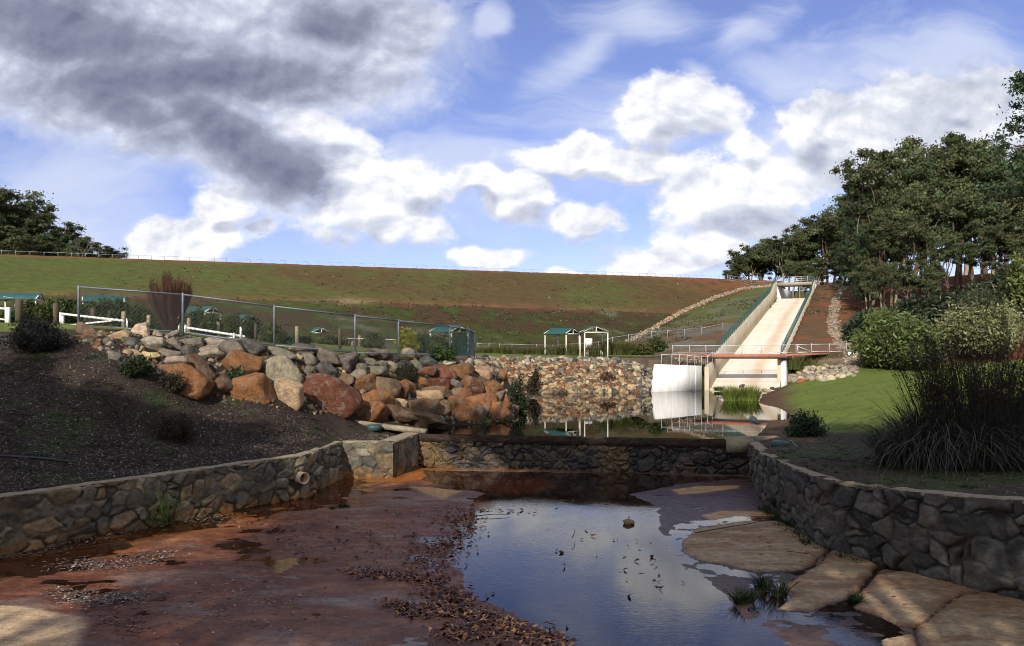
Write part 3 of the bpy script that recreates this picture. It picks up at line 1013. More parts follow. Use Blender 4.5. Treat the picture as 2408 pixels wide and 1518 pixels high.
def low_orange(a, S, H):
    k = ss(.55, .02, H + .5 * (fbm(S * 1.5, H * 2, 5) - .5))
    return lerp(a, a * np.array([1.5, .95, .5]), k * .8)


def wet_orange(a, S, H):
    k = ss(.52, .68, fbm(S * .55, H * .25, 17, 4))
    return lerp(a, np.array([.12, .07, .02]) * (.6 + .8 * fbm(S * 6, H * 6, 3))[..., None], k * .8)


t_ = empty('stone_wall', (-11, 24.5, 0), 'curved rubble stone wall holding back the mulched bank, clay pipe through it', 'wall')
V, Cc, inf = wall_face(LW, 1.62, -.12, .46, 3, STONE, (.13, .105, .07), stain=low_orange)
mb1 = MB().sheet(V, Cc)
mb1.build('masonry_face', MATS['masonry'], t_, smooth=False)
mb1 = MB()
coping(mb1, inf, .42, .07, .05, 5)
mb1.build('coping', MATS['coping'], t_)
# return, then squared block beside the weir
t_ = empty('wall_block', (-6.3, 32.6, 0), 'short squared stone wall end with ragged broken top beside the weir', 'wall')
V, Cc, inf = wall_face(LB[:2], 1.58, -.12, .5, 19, STONE, (.16, .125, .075), bulge=.05, stain=low_orange)
x, y, nx, ny, zt = inf
V[:, -4:, 2] += (fbm(np.arange(V.shape[0]) * .12, np.zeros(V.shape[0]), 8)[:, None] - .5) * .2
MB().sheet(V, Cc).build('masonry_face', MATS['masonry'], t_)
V, Cc, inf2 = wall_face(LB[1:], 1.6, -.12, .8, 23, STONE, (.12, .09, .055), bulge=.02, stain=low_orange)
MB().sheet(V, Cc).build('masonry_side', MATS['masonry'], t_)
mb1 = MB()
coping(mb1, inf2, .75, .04, .05, 15)
coping(mb1, inf, .5, -.06, .05, 19)
mb1.build('coping', MATS['coping'], t_)

t_ = empty('stone_wall', (11, 20, 0), 'tall grey rubble stone wall curving along the shaded side of the basin', 'wall')
rtop = [1.5, 1.72, 1.88, 1.98, 2.08, 2.2, 2.3, 2.35]
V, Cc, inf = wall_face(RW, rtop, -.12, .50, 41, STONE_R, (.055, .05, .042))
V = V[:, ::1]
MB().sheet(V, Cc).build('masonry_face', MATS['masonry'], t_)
mb1 = MB()
coping(mb1, inf, .40, .07, .05, 25)
mb1.build('coping', MATS['coping'], t_)

# weir
t_ = empty('weir', (3, 34, 0), 'dark wet weir of rubble stone under a brown concrete cap, water trickling down', 'weir')
V, Cc, inf = wall_face([tuple(WEIR_L), tuple(WEIR_R)], 1.24, -.15, .42, 61, WETST, (.02, .016, .014), bulge=.09, stain=wet_orange)
MB().sheet(V, Cc).build('masonry_face', MATS['masonry_wet'], t_)
dv = (WEIR_R - WEIR_L) / np.linalg.norm(WEIR_R - WEIR_L)
nv = np.array([dv[1], -dv[0]])
mb1 = MB()
L_ = np.linalg.norm(WEIR_R - WEIR_L)
u = np.linspace(0, L_ - 1.2, 160)
prof = [(.06, 1.19), (.115, 1.20), (.12, 1.38), (.118, 1.55), (.112, 1.56), (-.3, 1.56), (-.45, 1.40), (-.45, 1.1)]
g = []
for i, (o, z) in enumerate(prof):
    nn = (fbm(u * 2.4, np.full(len(u), i * .35), 6, 5) - .5) * .06
    nz = (fbm(u * .9, np.full(len(u), 2.), 9, 4) - .5) * .03
    g.append(np.stack([WEIR_L[0] + dv[0] * u + nv[0] * (o + nn), WEIR_L[1] + dv[1] * u + nv[1] * (o + nn), z + nz], -1))
mat('weir_cap', [(.3, (.014, .010, .009)), (.5, (.040, .026, .018)), (.68, (.11, .068, .042))], 2.2, 10, .78, .7, 1.0, 12, .08, scale2=9, amt2=.6, spec=.2, stretch=(.6, .6, 2))  # palest brown of the noise stands in for sunlit speckle on the cap
mb1.sheet(np.stack(g, 1))
mb1.build('cap', MATS['weir_cap'], t_)
# pale dry end of the cap and the kerbs on both banks
t_ = empty('kerb', (11, 34, 1.5), 'pale concrete kerb running from the weir end along the lawn', 'kerb')
ra = WEIR_L + dv * (L_ - 1.2)
mb1 = MB()
kp = [(ra[0], ra[1]), (WEIR_R[0] + .1, WEIR_R[1] + .5), (13.5, 34.0), (16, 34.2), (18.8, 34.35)]
for a, b in zip(kp[:-1], kp[1:]):
    mb1.beam((a[0], a[1], 1.52), (b[0], b[1], 1.54), .42, .28)
mb1.beam((ra[0], ra[1] - .1, 1.32), (WEIR_R[0], WEIR_R[1] - .05, 1.32), .5, .56)
mb1.build('kerb_run', MATS['coping'], t_)
mb1 = MB()
mb1.beam((18.8, 34.36, 1.56), (28, 34.5, 1.66), .3, .22)
mb1.build('red_kerb', MATS['red_concrete'], t_)
t_ = MB()
kp = [P(800, 987, 35.6), P(900, 1001, 36.1), PZ(1002, 1014, 1.62)]
for a, b in zip(kp[:-1], kp[1:]):
    t_.beam(a, b, .6, .22)
tag(t_.build('kerb', MATS['coping'], origin=kp[0]), 'worn concrete kerb below the boulders left of the weir', 'kerb')

# clay pipe through the left wall
pc = PZ(712, 1132, 0)
pc = np.array([-7.95, 28.0, .80])
dirn = np.array([.75, -.66, 0])
t_ = empty('drain_pipe', tuple(pc), 'cream clay drain pipe poking out of the left stone wall', 'pipe')
mb1 = MB()
ang = np.linspace(0, 2 * math.pi, 25)
up_ = np.array([0, 0, 1.0])
sd_ = np.cross(dirn, up_)
rows = []
for (o, r) in ((-.3, .22), (.26, .22), (.27, .205), (.24, .185), (-.25, .18)):
    rows.append([pc + dirn * o + (sd_ * math.cos(a) + up_ * math.sin(a)) * r for a in ang])
mb1.sheet(np.array(rows))
mb1.build('pipe_wall', MATS['clay_pipe'], t_, smooth=True)
mb1 = MB()
mb1.add([pc + dirn * -.2 + (sd_ * math.cos(a) + up_ * math.sin(a)) * .183 for a in ang[:-1]], [list(range(24))])
mb1.build('pipe_bore_shade', MATS['black_poly'], t_)  # black disc stands in for the shade inside the pipe

# ------------------------------------------------------------------ spillway
mat('chute_concrete', src='col', scale=.9, detail=6, rough=.9, bump=.15, bscale=9, vary=.12)
BS, CD, RD = np.array([24.7, 76.6]), np.array([.417, .909]), np.array([.909, -.417])


def ch(s, l, z=0.0):
    p = BS + CD * s + RD * l
    return np.array([p[0], p[1], z])


def zc(s):
    return 3.26 + .1743 * s


t_ = empty('spillway', tuple(ch(-9, 0, 1.5)), 'long pale concrete spillway chute with side walls running up the dam', 'spillway')
S, Lq = np.meshgrid(np.linspace(-10.5, 62, 260), np.linspace(-3.05, 3.05, 40), indexing='ij')
flare = ss(0, -9.6, S) * .35
Lp = Lq + flare * 1.0
zz = zc(S)
zz = np.where(S < -7.5, np.maximum(zz, 1.35 + .03 * (S + 10.5) ** 2), zz)
p = BS[None, None] + CD * S[..., None] + RD * Lp[..., None]
V = np.concatenate([p, zz[..., None]], -1)
cn = fbm(S * .15, Lq * 1.2, 5, 4)
c = lerp(np.array([.66, .61, .50]), np.array([.76, .72, .62]), cn)
streak = np.exp(-((Lq - .3 + 1.2 * (fbm(S * .05, S * 0, 3) - .5)) / .75) ** 2) * (.35 + .65 * fbm(S * .12, Lq * .6, 9, 4))
streak2 = np.exp(-((Lq + 1.1) / .35) ** 2) * fbm(S * .2, Lq, 19, 4) * .5
c = lerp(c, np.array([.50, .27, .09]), np.clip(streak * .62 + streak2 * .3, 0, .7))
c = lerp(c, np.array([.45, .34, .2]), ss(-6, -10, S) * .5)
joint = ((S % 6.0) < .28)
c = np.where(joint[..., None], c * .86, c)
MB().sheet(V, c, flip=True).build('chute_floor', MATS['chute_concrete'], t_, smooth=True)


def side_wall(l0, l1, sa, sb, hfun, name, col, parent, flare_=False):
    mbw = MB()
    ns = np.linspace(sa, sb, 40)
    rows = []
    for s in ns:
        fo = float(ss(0, -9.6, s)) * .35 if flare_ else 0
        zt, z0 = zc(s) + hfun(s), max(zc(s) - .4, .9)
        rows.append([ch(s, l0 + fo, z0), ch(s, l0 + fo, zt), ch(s, l1 + fo, zt), ch(s, l1 + fo, z0), ch(s, l0 + fo, z0)])
    V = np.array(rows)
    cc_ = np.ones(V.shape) * np.array(col)
    cc_ = cc_ * (.75 + .4 * fbm(V[..., 0] * .8 + V[..., 1] * .8, V[..., 2] * 3, 7, 4))[..., None]
    mbw.sheet(V, cc_)
    for r in (rows[0], rows[-1]):
        mbw.add(r[:4], [[0, 1, 2, 3]], col)
    return mbw.build(name, MATS['chute_concrete'], parent)


def hh(s):
    return 2.2 + .9 * float(ss(52, 58, s))


side_wall(-3.4, -3.0, -9.8, 61.5, hh, 'side_wall', (.52, .45, .33), t_, True)
side_wall(3.0, 3.4, -6.0, 61.5, hh, 'side_wall', (.52, .45, .33), t_)
# splayed wing wall to the left with battered end, and right pier
mbw = MB()
wl, wr = np.array([13.0, 66.6]), np.array([17.6, 69.0])
wd = (wr - wl) / np.linalg.norm(wr - wl)
wn = np.array([wd[1], -wd[0]])
bl, br = wl - wn * 1.1, wr - wn * .6
v = [(*(wl - wd * .45 + wn * .0), .9), (*wr, .9), (*br, .9), (*(bl - wd * .45), .9), (*(wl), 4.05), (*wr, 3.85), (*(wr - wn * .45), 3.85), (*(wl - wn * .45), 4.05)]
mbw.hexa(v, (.66, .62, .54))
mbw.build('wing_wall', MATS['concrete_white'], t_)
mbw = MB()
for u in (.34, .86):
    a = wl * (1 - u) + wr * u + wn * .012
    MB().beam((*a, 1.3), (*a, 3.86), .025, .03).build('form_joint', MATS['chute_concrete'], t_)
mbw = MB()
pf = [P(1836, 913, 66.3), P(1851, 913, 66.2), P(1836, 854, 66.5), P(1844, 854, 66.5)]
bk = np.array([CD[0] * 4, CD[1] * 4, 0])
v = [pf[0] - (0, 0, .6), pf[1] - (0, 0, .6), pf[1] + bk - (0, 0, .6), pf[0] + bk - (0, 0, .6), pf[2], pf[3], pf[3] + bk + (0, 0, .3), pf[2] + bk + (0, 0, .3)]
mbw.hexa(v, (.66, .62, .54))
mbw.build('pier', MATS['concrete_white'], t_)
# upstream gate walls beyond the crest
mbw = MB()
mbw.hexa([ch(61.6, -3.6, 12), ch(61.6, -3.05, 12), ch(75, -1.3, 12), ch(75, -1.8, 12), ch(61.6, -3.6, 16.4), ch(61.6, -3.05, 16.4), ch(75, -1.3, 16.0), ch(75, -1.8, 16.0)])
mbw.build('crest_wall', MATS['chute_concrete'], t_)

# upper bridge over the crest
t_ = empty('bridge', tuple(ch(63, 0, 16.2)), 'grey concrete road bridge with steel rails over the top of the chute', 'bridge')
MB().hexa([ch(61.7, -3.2, 16.45), ch(61.7, 3.2, 16.45), ch(66, 3.2, 16.45), ch(66, -3.2, 16.45), ch(61.7, -3.2, 16.95), ch(61.7, 3.2, 16.95), ch(66, 3.2, 16.95), ch(66, -3.2, 16.95)], (.3, .27, .22)).build('deck', MATS['chute_concrete'], t_)
mbw = MB()
for s in (62, 65.8):
    for z in (17.25, 17.6, 17.95):
        mbw.beam(ch(s, -3.2, z), ch(s, 3.2, z), .06, .06)
mbw.build('railing', MATS['steel'], t_)
for l in np.linspace(-3.1, 3.1, 7):
    MB().beam(ch(62, l, 16.96), ch(62, l, 18.0), .08, .08).build('post', MATS['steel'], t_)

# lower bridge: red-edged deck across the chute
t_ = empty('footbridge', tuple(ch(-5, 0, 4.3)), 'red edged concrete footbridge crossing the lower chute', 'bridge')
ba, bb = P(1660, 833, 70.6), P(1848, 833, 68.5)
dd = np.array([-.02, 1.0, 0]) * 1.9
off = np.array([0, 0, -.30])
MB().hexa([ba + off, bb + off, bb + dd + off, ba + dd + off, ba, bb, bb + dd, ba + dd]).build('deck', MATS['red_concrete'], t_)
MB().hexa([ba + dd * .1 + off * 1.35, bb + dd * .1 + off * 1.35, bb + dd * .9 + off * 1.35, ba + dd * .9 + off * 1.35, ba + dd * .1 + off * 1.003, bb + dd * .1 + off * 1.003, bb + dd * .9 + off * 1.003, ba + dd * .9 + off * 1.003]).build('beam', MATS['steel_dark'], t_)
# red path leading to it from both sides
pth = MB()
pl_ = [P(1585, 832, 71.6), P(1660, 833.5, 70.6)]
for a, b in zip(pl_[:-1], pl_[1:]):
    pth.hexa([a + (0, 0, -.16), b + (0, 0, -.16), b + dd + (0, 0, -.16), a + dd + (0, 0, -.16), a, b, b + dd, a + dd])
pl_ = [P(1848, 833, 68.5), P(1950, 829.5, 71)]
for a, b in zip(pl_[:-1], pl_[1:]):
    pth.hexa([a + (0, 0, -.16), b + (0, 0, -.16), b + dd + (0, 0, -.16), a + dd + (0, 0, -.16), a, b, b + dd, a + dd])
tag(pth.build('path', MATS['red_concrete']), 'red path leading onto the footbridge from both banks', None, None, 'structure')
# ------------------------------------------------------------------ rocks
def ico(sub=2):
    import bmesh
    bm = bmesh.new()
    bmesh.ops.create_icosphere(bm, subdivisions=sub, radius=1)
    V = np.array([v.co[:] for v in bm.verts])
    Fa = np.array([[v.index for v in f.verts] for f in bm.faces])
    bm.free()
    return V, Fa


ICO2, ICO3, ICO4 = ico(2), ico(3), ico(4)


def n3(V, seed):
    return (fbm(V[:, 0] + V[:, 2] * .7, V[:, 1] - V[:, 2] * .5, seed, 3) + fbm(V[:, 1] + 9, V[:, 2] + V[:, 0] * .6, seed + 3, 3)) * 1.3 - 1.3


def rock_mesh(rs, base, planes=10, soft=14., rough=.10):
    V, Fa = base
    N = rs.normal(size=(planes, 3))
    N /= np.linalg.norm(N, axis=1, keepdims=True)
    h = rs.uniform(.60, 1.0, planes)
    dt = V @ N.T
    r = np.where(dt > .05, h[None] / np.maximum(dt, .05), 9)
    r = -np.log(np.exp(-r * soft).sum(1)) / soft
    r = np.clip(r, .3, 1.5)
    out = V * r[:, None]
    out = out * (1 + rough * n3(out * 2.2, rs.randint(99))[:, None] + rough * .45 * n3(out * 6, rs.randint(99))[:, None])
    return out, Fa


ROCK_COL = {'grey': (.150, .128, .098), 'pale grey': (.255, .215, .16), 'dark grey': (.070, .066, .060), 'tan': (.36, .26, .14), 'rust orange': (.185, .082, .034),
            'brown': (.125, .075, .045), 'dark red': (.125, .048, .030), 'cream': (.38, .32, .22), 'pale tan': (.30, .20, .12)}


def rock_obj(name, c, dims, col, rs, base, rough=.1, soft=10., planes=11, rot=None):
    V, Fa = rock_mesh(rs, base, planes, soft, rough)
    sc = np.array(dims) / 2
    V = (V - (V.max(0) + V.min(0)) / 2) / (np.ptp(V, axis=0) / 2) * sc
    R = Matrix.Rotation(rot if rot is not None else rs.uniform(-.35, .35), 3, 'Y') @ Matrix.Rotation(rs.uniform(-.3, .3), 3, 'X')
    V = V @ np.array(R).T
    m = MB()
    m.add(V, Fa)
    o = m.build(name, MATS['rock'], smooth=False)
    o.location = c
    k = rs.uniform(.78, 1.2)
    cc = np.array(ROCK_COL[col]) * k * rs.uniform(.93, 1.07, 3)
    o.color = (*cc, 1)
    return o


Z7 = [(100, 230, 220, 100, 'brown'), (60, 285, 180, 80, 'brown'), (350, 262, 150, 85, 'tan'), (515, 225, 130, 115, 'cream'), (650, 247, 75, 70, 'cream'), (780, 248, 115, 55, 'pale grey'), (445, 320, 155, 95, 'dark grey'),
      (600, 335, 225, 140, 'pale grey'), (250, 312, 85, 90, 'grey'), (305, 432, 95, 85, 'grey'), (800, 330, 145, 110, 'grey'), (940, 312, 155, 85, 'grey'), (1110, 312, 195, 85, 'pale grey'), (930, 402, 135, 115, 'dark grey'),
      (1090, 405, 205, 105, 'pale grey'), (450, 388, 160, 45, 'tan'), (590, 425, 160, 70, 'tan'), (750, 412, 185, 90, 'grey'), (1010, 530, 225, 200, 'brown'), (850, 625, 430, 240, 'rust orange'), (1280, 362, 195, 125, 'grey'),
      (1460, 362, 175, 150, 'dark grey'), (1340, 490, 315, 205, 'rust orange'), (1165, 680, 255, 200, 'brown'), (1465, 720, 285, 275, 'rust orange'), (1740, 762, 220, 235, 'tan'), (2070, 750, 475, 305, 'dark red'),
      (1680, 542, 335, 215, 'pale grey'), (1660, 402, 245, 85, 'grey'), (1850, 370, 175, 95, 'grey'), (1810, 436, 70, 60, 'tan'), (1900, 458, 115, 115, 'grey'), (1895, 552, 100, 95, 'grey'), (2030, 552, 175, 155, 'dark grey'),
      (2060, 442, 215, 150, 'grey'), (2200, 482, 195, 165, 'grey'), (1490, 465, 120, 70, 'brown'), (780, 485, 260, 90, 'pale grey')]
Z2 = [(1160, 780, 150, 60, 'brown'), (1250, 800, 145, 115, 'pale grey'), (1350, 822, 90, 70, 'grey'), (1510, 787, 115, 95, 'cream'), (1600, 812, 110, 65, 'tan'), (1660, 855, 185, 95, 'dark grey'), (1740, 882, 110, 60, 'grey'), (1840, 862, 135, 75, 'cream'),
      (1930, 862, 95, 65, 'pale grey'), (2015, 857, 95, 70, 'cream'), (2110, 882, 105, 95, 'cream'), (2140, 832, 85, 55, 'pale grey'), (2215, 842, 85, 65, 'pale grey'), (1150, 862, 155, 85, 'grey'), (1250, 895, 125, 90, 'grey'), (1340, 898, 115, 95, 'pale grey'),
      (1200, 935, 185, 95, 'grey'), (1060, 900, 135, 85, 'grey'), (1040, 982, 155, 125, 'pale grey'), (1450, 905, 150, 110, 'dark grey'), (1540, 882, 145, 85, 'grey'), (1660, 945, 170, 95, 'dark red'), (1800, 952, 210, 145, 'dark red'), (1960, 942, 205, 145, 'rust orange'),
      (2150, 955, 160, 95, 'pale tan'), (930, 1010, 155, 105, 'brown'), (1110, 1060, 195, 145, 'rust orange'), (1280, 1080, 265, 160, 'brown'), (1430, 1112, 185, 155, 'rust orange'), (1520, 1077, 85, 125, 'rust orange'), (1620, 1032, 135, 105, 'rust orange'),
      (1760, 1050, 185, 115, 'dark red'), (1920, 1050, 135, 85, 'grey'), (2060, 1082, 195, 175, 'rust orange'), (1750, 1112, 260, 105, 'brown'), (1200, 1192, 310, 155, 'rust orange'), (1410, 1227, 140, 100, 'tan'), (1670, 1160, 245, 115, 'pale tan'),
      (1170, 1292, 280, 185, 'rust orange'), (1400, 1300, 350, 130, 'brown'), (1550, 1340, 490, 130, 'brown'), (1600, 1250, 310, 165, 'brown'), (1770, 1242, 185, 165, 'brown'), (1950, 1152, 175, 135, 'rust orange'), (1990, 1285, 290, 200, 'rust orange'),
      (2120, 1242, 170, 180, 'rust orange'), (2080, 1315, 200, 150, 'grey'), (2200, 1172, 135, 115, 'rust orange'), (2240, 1290, 150, 165, 'rust orange'), (2230, 1072, 130, 85, 'rust orange'), (2170, 1102, 90, 65, 'rust orange')]
Z3 = [(40, 690, 100, 130, 'rust orange'), (200, 700, 185, 115, 'tan'), (370, 750, 155, 145, 'rust orange'), (510, 782, 160, 70, 'rust orange'), (500, 852, 145, 115, 'dark grey'), (290, 850, 185, 115, 'rust orange'), (90, 862, 205, 155, 'dark red'), (250, 970, 165, 115, 'rust orange'),
      (370, 962, 125, 115, 'grey'), (420, 1010, 115, 220, 'rust orange'), (150, 1045, 205, 200, 'rust orange'), (350, 1112, 230, 135, 'rust orange'), (60, 1122, 285, 185, 'rust orange'), (150, 622, 135, 85, 'pale grey'), (250, 572, 115, 65, 'pale grey'),
      (330, 632, 125, 85, 'grey'), (410, 590, 85, 80, 'rust orange'), (490, 580, 75, 45, 'rust orange'), (560, 590, 90, 60, 'grey'), (640, 580, 80, 55, 'pale grey'), (580, 1000, 110, 130, 'brown'), (590, 880, 90, 90, 'brown'), (520, 1090, 90, 90, 'brown')]
BL = [(187 + a * .2848, 717 + b * .2848, w * .2848, h * .2848, c) for a, b, w, h, c in Z7]
BL += [(561 + a * .267, 623.5 + b * .267, w * .267, h * .267, c) for a, b, w, h, c in Z2]
BL += [(1091 + a * .2259, 717 + b * .2259, w * .2259, h * .2259, c) for a, b, w, h, c in Z3]
rows = []
for (px, py, w, h, c) in BL:
    p = hit(px, py)
    D = p[1]
    W_, H_ = w * D / F * 1.08, h * D / F * 1.10
    # fraction up the bank decides the row of the boulder bank
    base = np.interp(px, [187, 480, 700, 842, 1000, 1195, 1240], [800, 937, 966, 984, 1004, 990, 940])
    top = np.interp(px, [187, 430, 835, 1115, 1240], [772, 788, 832, 842, 846])
    f_ = (base - py) / max(base - top, 20)
    row = 'bottom' if f_ < .34 else ('middle' if f_ < .68 else 'top')
    rows.append([px, row, c, p, W_, H_])
rows.sort(key=lambda r: r[0])
cnt, tot = {}, {}
for r in rows:
    tot[(r[1], r[2])] = tot.get((r[1], r[2]), 0) + 1
rs = np.random.RandomState(5)
for px, row, c, p, W_, H_ in rows:
    i = cnt.get((row, c), 0)
    cnt[(row, c)] = i + 1
    q = p + np.array([0, -.16 * W_, -.02 * H_])
    o = rock_obj('boulder', q, (W_ * 1.14, .95 * (W_ + H_) / 2, H_ * 1.16), c, rs, ICO4 if W_ * F / p[1] > 36 else ICO3, rough=.13 if 'grey' in c or c == 'cream' else .09, soft=45. if 'grey' in c or c == 'cream' else 26., planes=15)
    lab = f'{ordn(i)} {c} boulder from the left in the {row} row of the boulder bank' if tot[(row, c)] > 1 else f'only {c} boulder in the {row} row of the boulder bank'
    tag(o, lab, 'boulder', 'boulders stacked under the chain-link fence')

# small fill rocks between the boulders: one uncountable mass
fill = MB()
rs = np.random.RandomState(8)
for i in range(1100):
    px = rs.uniform(190, 1235)
    base = np.interp(px, [187, 480, 700, 842, 1000, 1195, 1240], [800, 937, 966, 984, 1004, 990, 940])
    top = np.interp(px, [187, 430, 835, 1115, 1240], [776, 790, 836, 844, 848])
    py = rs.uniform(top, base)
    p = hit(px, py)
    r = rs.uniform(.05, .15)
    V, Fa = rock_mesh(rs, ICO2, 8)
    col = np.array(ROCK_COL[rs.choice(['grey', 'pale grey', 'brown', 'tan', 'rust orange', 'dark grey'])]) * rs.uniform(.6, .95)
    fill.add(V * r * rs.uniform(.7, 1.3, 3) + p, Fa, col)
mat('rubble', src='col', scale=4, detail=6, rough=.9, bump=.4, bscale=10, vary=.4)
tag(fill.build('rubble_fill', MATS['rubble']), 'small broken stones and earth packed between the big boulders', 'rubble', kind='stuff')

# loose rock slope across the pond
rs = np.random.RandomState(21)
spots = []
for py in np.arange(845, 926, 7.0):
    for px in np.arange(1128, 1536, 12.5):
        x_, y_ = px + rs.uniform(-6, 6), py + rs.uniform(-3.5, 3.5)
        lo = np.interp(x_, [1128, 1235, 1300], [848, 905, 924])
        hi = np.interp(x_, [1128, 1440, 1500, 1535], [844, 845, 858, 872])
        if hi - 2 < y_ < min(924, np.interp(x_, [1128, 1200, 1240], [870, 900, 924])):
            spots.append((x_, y_, rs.uniform(13, 25) * (1.15 if y_ > 895 else 1)))
spots.sort(key=lambda t: -t[2])
fill = MB()
NB = 225


def rip_col(x_, y_, rs):
    topr = y_ < np.interp(x_, [1128, 1440, 1535], [855, 858, 885])
    if topr or x_ > 1500:
        return rs.choice(['grey', 'pale grey', 'pale grey', 'cream', 'dark grey'])
    return rs.choice(['tan', 'tan', 'rust orange', 'dark grey', 'grey', 'tan', 'pale tan', 'pale tan', 'cream', 'brown', 'rust orange'])


for i, (x_, y_, w) in enumerate(spots):
    p = hit(x_, y_)
    sz = w * p[1] / F
    cn = rip_col(x_, y_, rs)
    if i < NB:
        o = rock_obj('rock', p, (sz, sz * .8, sz * rs.uniform(.55, .8)), cn, rs, ICO2, rough=.08, soft=16, planes=9)
        tag(o, f'{cn} broken rock among many in the loose rock slope across the pond', 'rock', f'{cn} rocks of the slope across the pond')
    else:
        V, Fa = rock_mesh(rs, ICO2, 9, 16)
        fill.add(V * sz * .5 * rs.uniform(.7, 1.1, 3) + p, Fa, np.array(ROCK_COL[cn]) * rs.uniform(.7, 1.1))
for i in range(2300):
    x_ = rs.uniform(1128, 1535)
    y_ = rs.uniform(np.interp(x_, [1128, 1440, 1500, 1535], [843, 845, 858, 872]), min(924, np.interp(x_, [1128, 1200, 1240], [870, 900, 924])))
    p = hit(x_, y_)
    cn = rip_col(x_, y_, rs)
    V, Fa = rock_mesh(rs, ICO2, 7, 14)
    fill.add(V * rs.uniform(.12, .26) * rs.uniform(.7, 1.2, 3) + p, Fa, np.array(ROCK_COL[cn]) * rs.uniform(.4, .95))
# right of the chute
k = 0
for py in np.arange(864, 900, 6.0):
    for px in np.arange(1848, 2020, 11.0):
        x_, y_ = px + rs.uniform(-5, 5), py + rs.uniform(-3, 3)
        if y_ > np.interp(x_, [1848, 1900, 2015], [906, 900, 884]):
            continue
        p = hit(x_, y_)
        sz = rs.uniform(12, 22) * p[1] / F
        cn = rs.choice(['pale grey', 'pale grey', 'cream', 'grey', 'cream', 'tan'], p=[.3, .25, .2, .1, .1, .05])
        if k < 75:
            o = rock_obj('rock', p, (sz, sz * .8, sz * .7), cn, rs, ICO2, rough=.08, soft=16, planes=9)
            tag(o, f'{cn} broken rock in the pale heap between pier and lawn', 'rock', f'{cn} rocks of the heap beside the pier')
        else:
            V, Fa = rock_mesh(rs, ICO2, 9, 16)
            fill.add(V * sz * .5 + p, Fa, np.array(ROCK_COL[cn]))
        k += 1
o = rock_obj('rock', hit(1885, 897), (1.15, .8, .55), 'rust orange', rs, ICO3)
tag(o, 'single orange rock at the edge of the lawn below the pale rock heap', 'rock')
tag(fill.build('loose_rubble', MATS['rubble']), 'small broken stones filling the rock slopes round the pond', 'rubble', kind='stuff')

# stone pitched drains
drain = MB()


def drain_run(path, wpx, n, cols):
    pts = np.array(path, float)
    L = np.r_[0, np.cumsum(np.hypot(*np.diff(pts, axis=0).T))]
    for i in range(n):
        u = rs.uniform(0, L[-1])
        px, py = np.interp(u, L, pts[:, 0]), np.interp(u, L, pts[:, 1])
        wd_ = np.interp(u, L, wpx)
        p = hit(px + rs.normal() * wd_ * .42, py + rs.normal() * wd_ * .15, 60)
        r = rs.uniform(.06, .17) * (p[1] / 90)
        V, Fa = rock_mesh(rs, ICO2, 7, 14)
        drain.add(V * r * rs.uniform(.7, 1.2, 3) + p, Fa, np.array(ROCK_COL[rs.choice(cols)]) * rs.uniform(.7, 1.1))


drain_run([(1476, 803), (1530, 775), (1600, 735), (1680, 700), (1750, 678), (1815, 672)], [9, 9, 8, 7, 6, 4], 1500, ['pale tan', 'tan', 'pale grey', 'grey'])
drain_run([(2005, 826), (1985, 812), (1962, 780), (1957, 745), (1966, 705), (1985, 675), (2015, 660)], [26, 22, 17, 14, 11, 8, 5], 2000, ['pale grey', 'grey', 'grey', 'pale tan'])
drain_run([(1995, 885), (2000, 850), (2003, 828)], [22, 26, 26], 420, ['pale grey', 'grey', 'cream', 'pale grey'])
drain_run([(1600, 845), (1655, 852)], [16, 14], 160, ['grey', 'pale grey', 'cream'])
tag(drain.build('drain_stones', MATS['rubble']), 'pale stones lining the drains down the dam and hillside', 'stones', kind='stuff')
o = MB().hexa([P(1998, 850, 71), P(2028, 848, 71), P(2030, 848, 73), P(2000, 850, 73), P(1994, 828, 71), P(2030, 827, 71), P(2030, 827, 73), P(1994, 828, 73)]).build('culvert', MATS['concrete_white'], origin=P(2010, 850, 71))
tag(o, 'small concrete culvert headwall at the foot of the right hand stone drain', 'culvert')


# ------------------------------------------------------------------ vegetation tools
def leaf_quads(C_, size, rs, flat=0.0, elong=1.8):
    """C_: centres (n,3) -> quads"""
    n = len(C_)
    a = rs.normal(size=(n, 3))
    a[:, 2] *= (1 - flat)
    a /= np.linalg.norm(a, axis=1, keepdims=True)
    b = np.cross(a, rs.normal(size=(n, 3)))
    b /= np.linalg.norm(b, axis=1, keepdims=True)
    s = (size * rs.uniform(.6, 1.3, n))[:, None]
    a, b = a * s * elong / 2, b * s / 2
    V = np.stack([C_ - a, C_ + b * .9 - a * .1, C_ + a, C_ - b * .9 + a * .1], 1).reshape(-1, 3)
    return V, np.arange(4 * n).reshape(n, 4)


def clump(mb, c, r, n, size, col, rs, top=.35):
    d = rs.normal(size=(n, 3))
    d /= np.linalg.norm(d, axis=1, keepdims=True)
    rad = np.abs(rs.normal(0, .62, n)) + .12
    pts = np.asarray(c) + d * rad[:, None] * np.asarray(r)
    V, Fa = leaf_quads(pts, size, rs)
    cc = np.asarray(col) * rs.uniform(.75, 1.3, (n, 1)) * rs.uniform(.93, 1.07, (n, 3))
    mb.add(V, Fa, np.repeat(cc, 4, 0))


def limb(mb, p, q, r0, r1, rs, bend=.1, n=6, col=(.2, .15, .11)):
    p, q = np.asarray(p, float), np.asarray(q, float)
    t = np.linspace(0, 1, n)[:, None]
    L = np.linalg.norm(q - p)
    off = rs.normal(size=3) * L * bend
    pts = p + (q - p) * t + np.sin(t * math.pi) * off
    c = np.array(col) * rs.uniform(.75, 1.2)
    mb.tube(pts, np.linspace(r0, r1, n), 5, c, cap=False)
    return pts


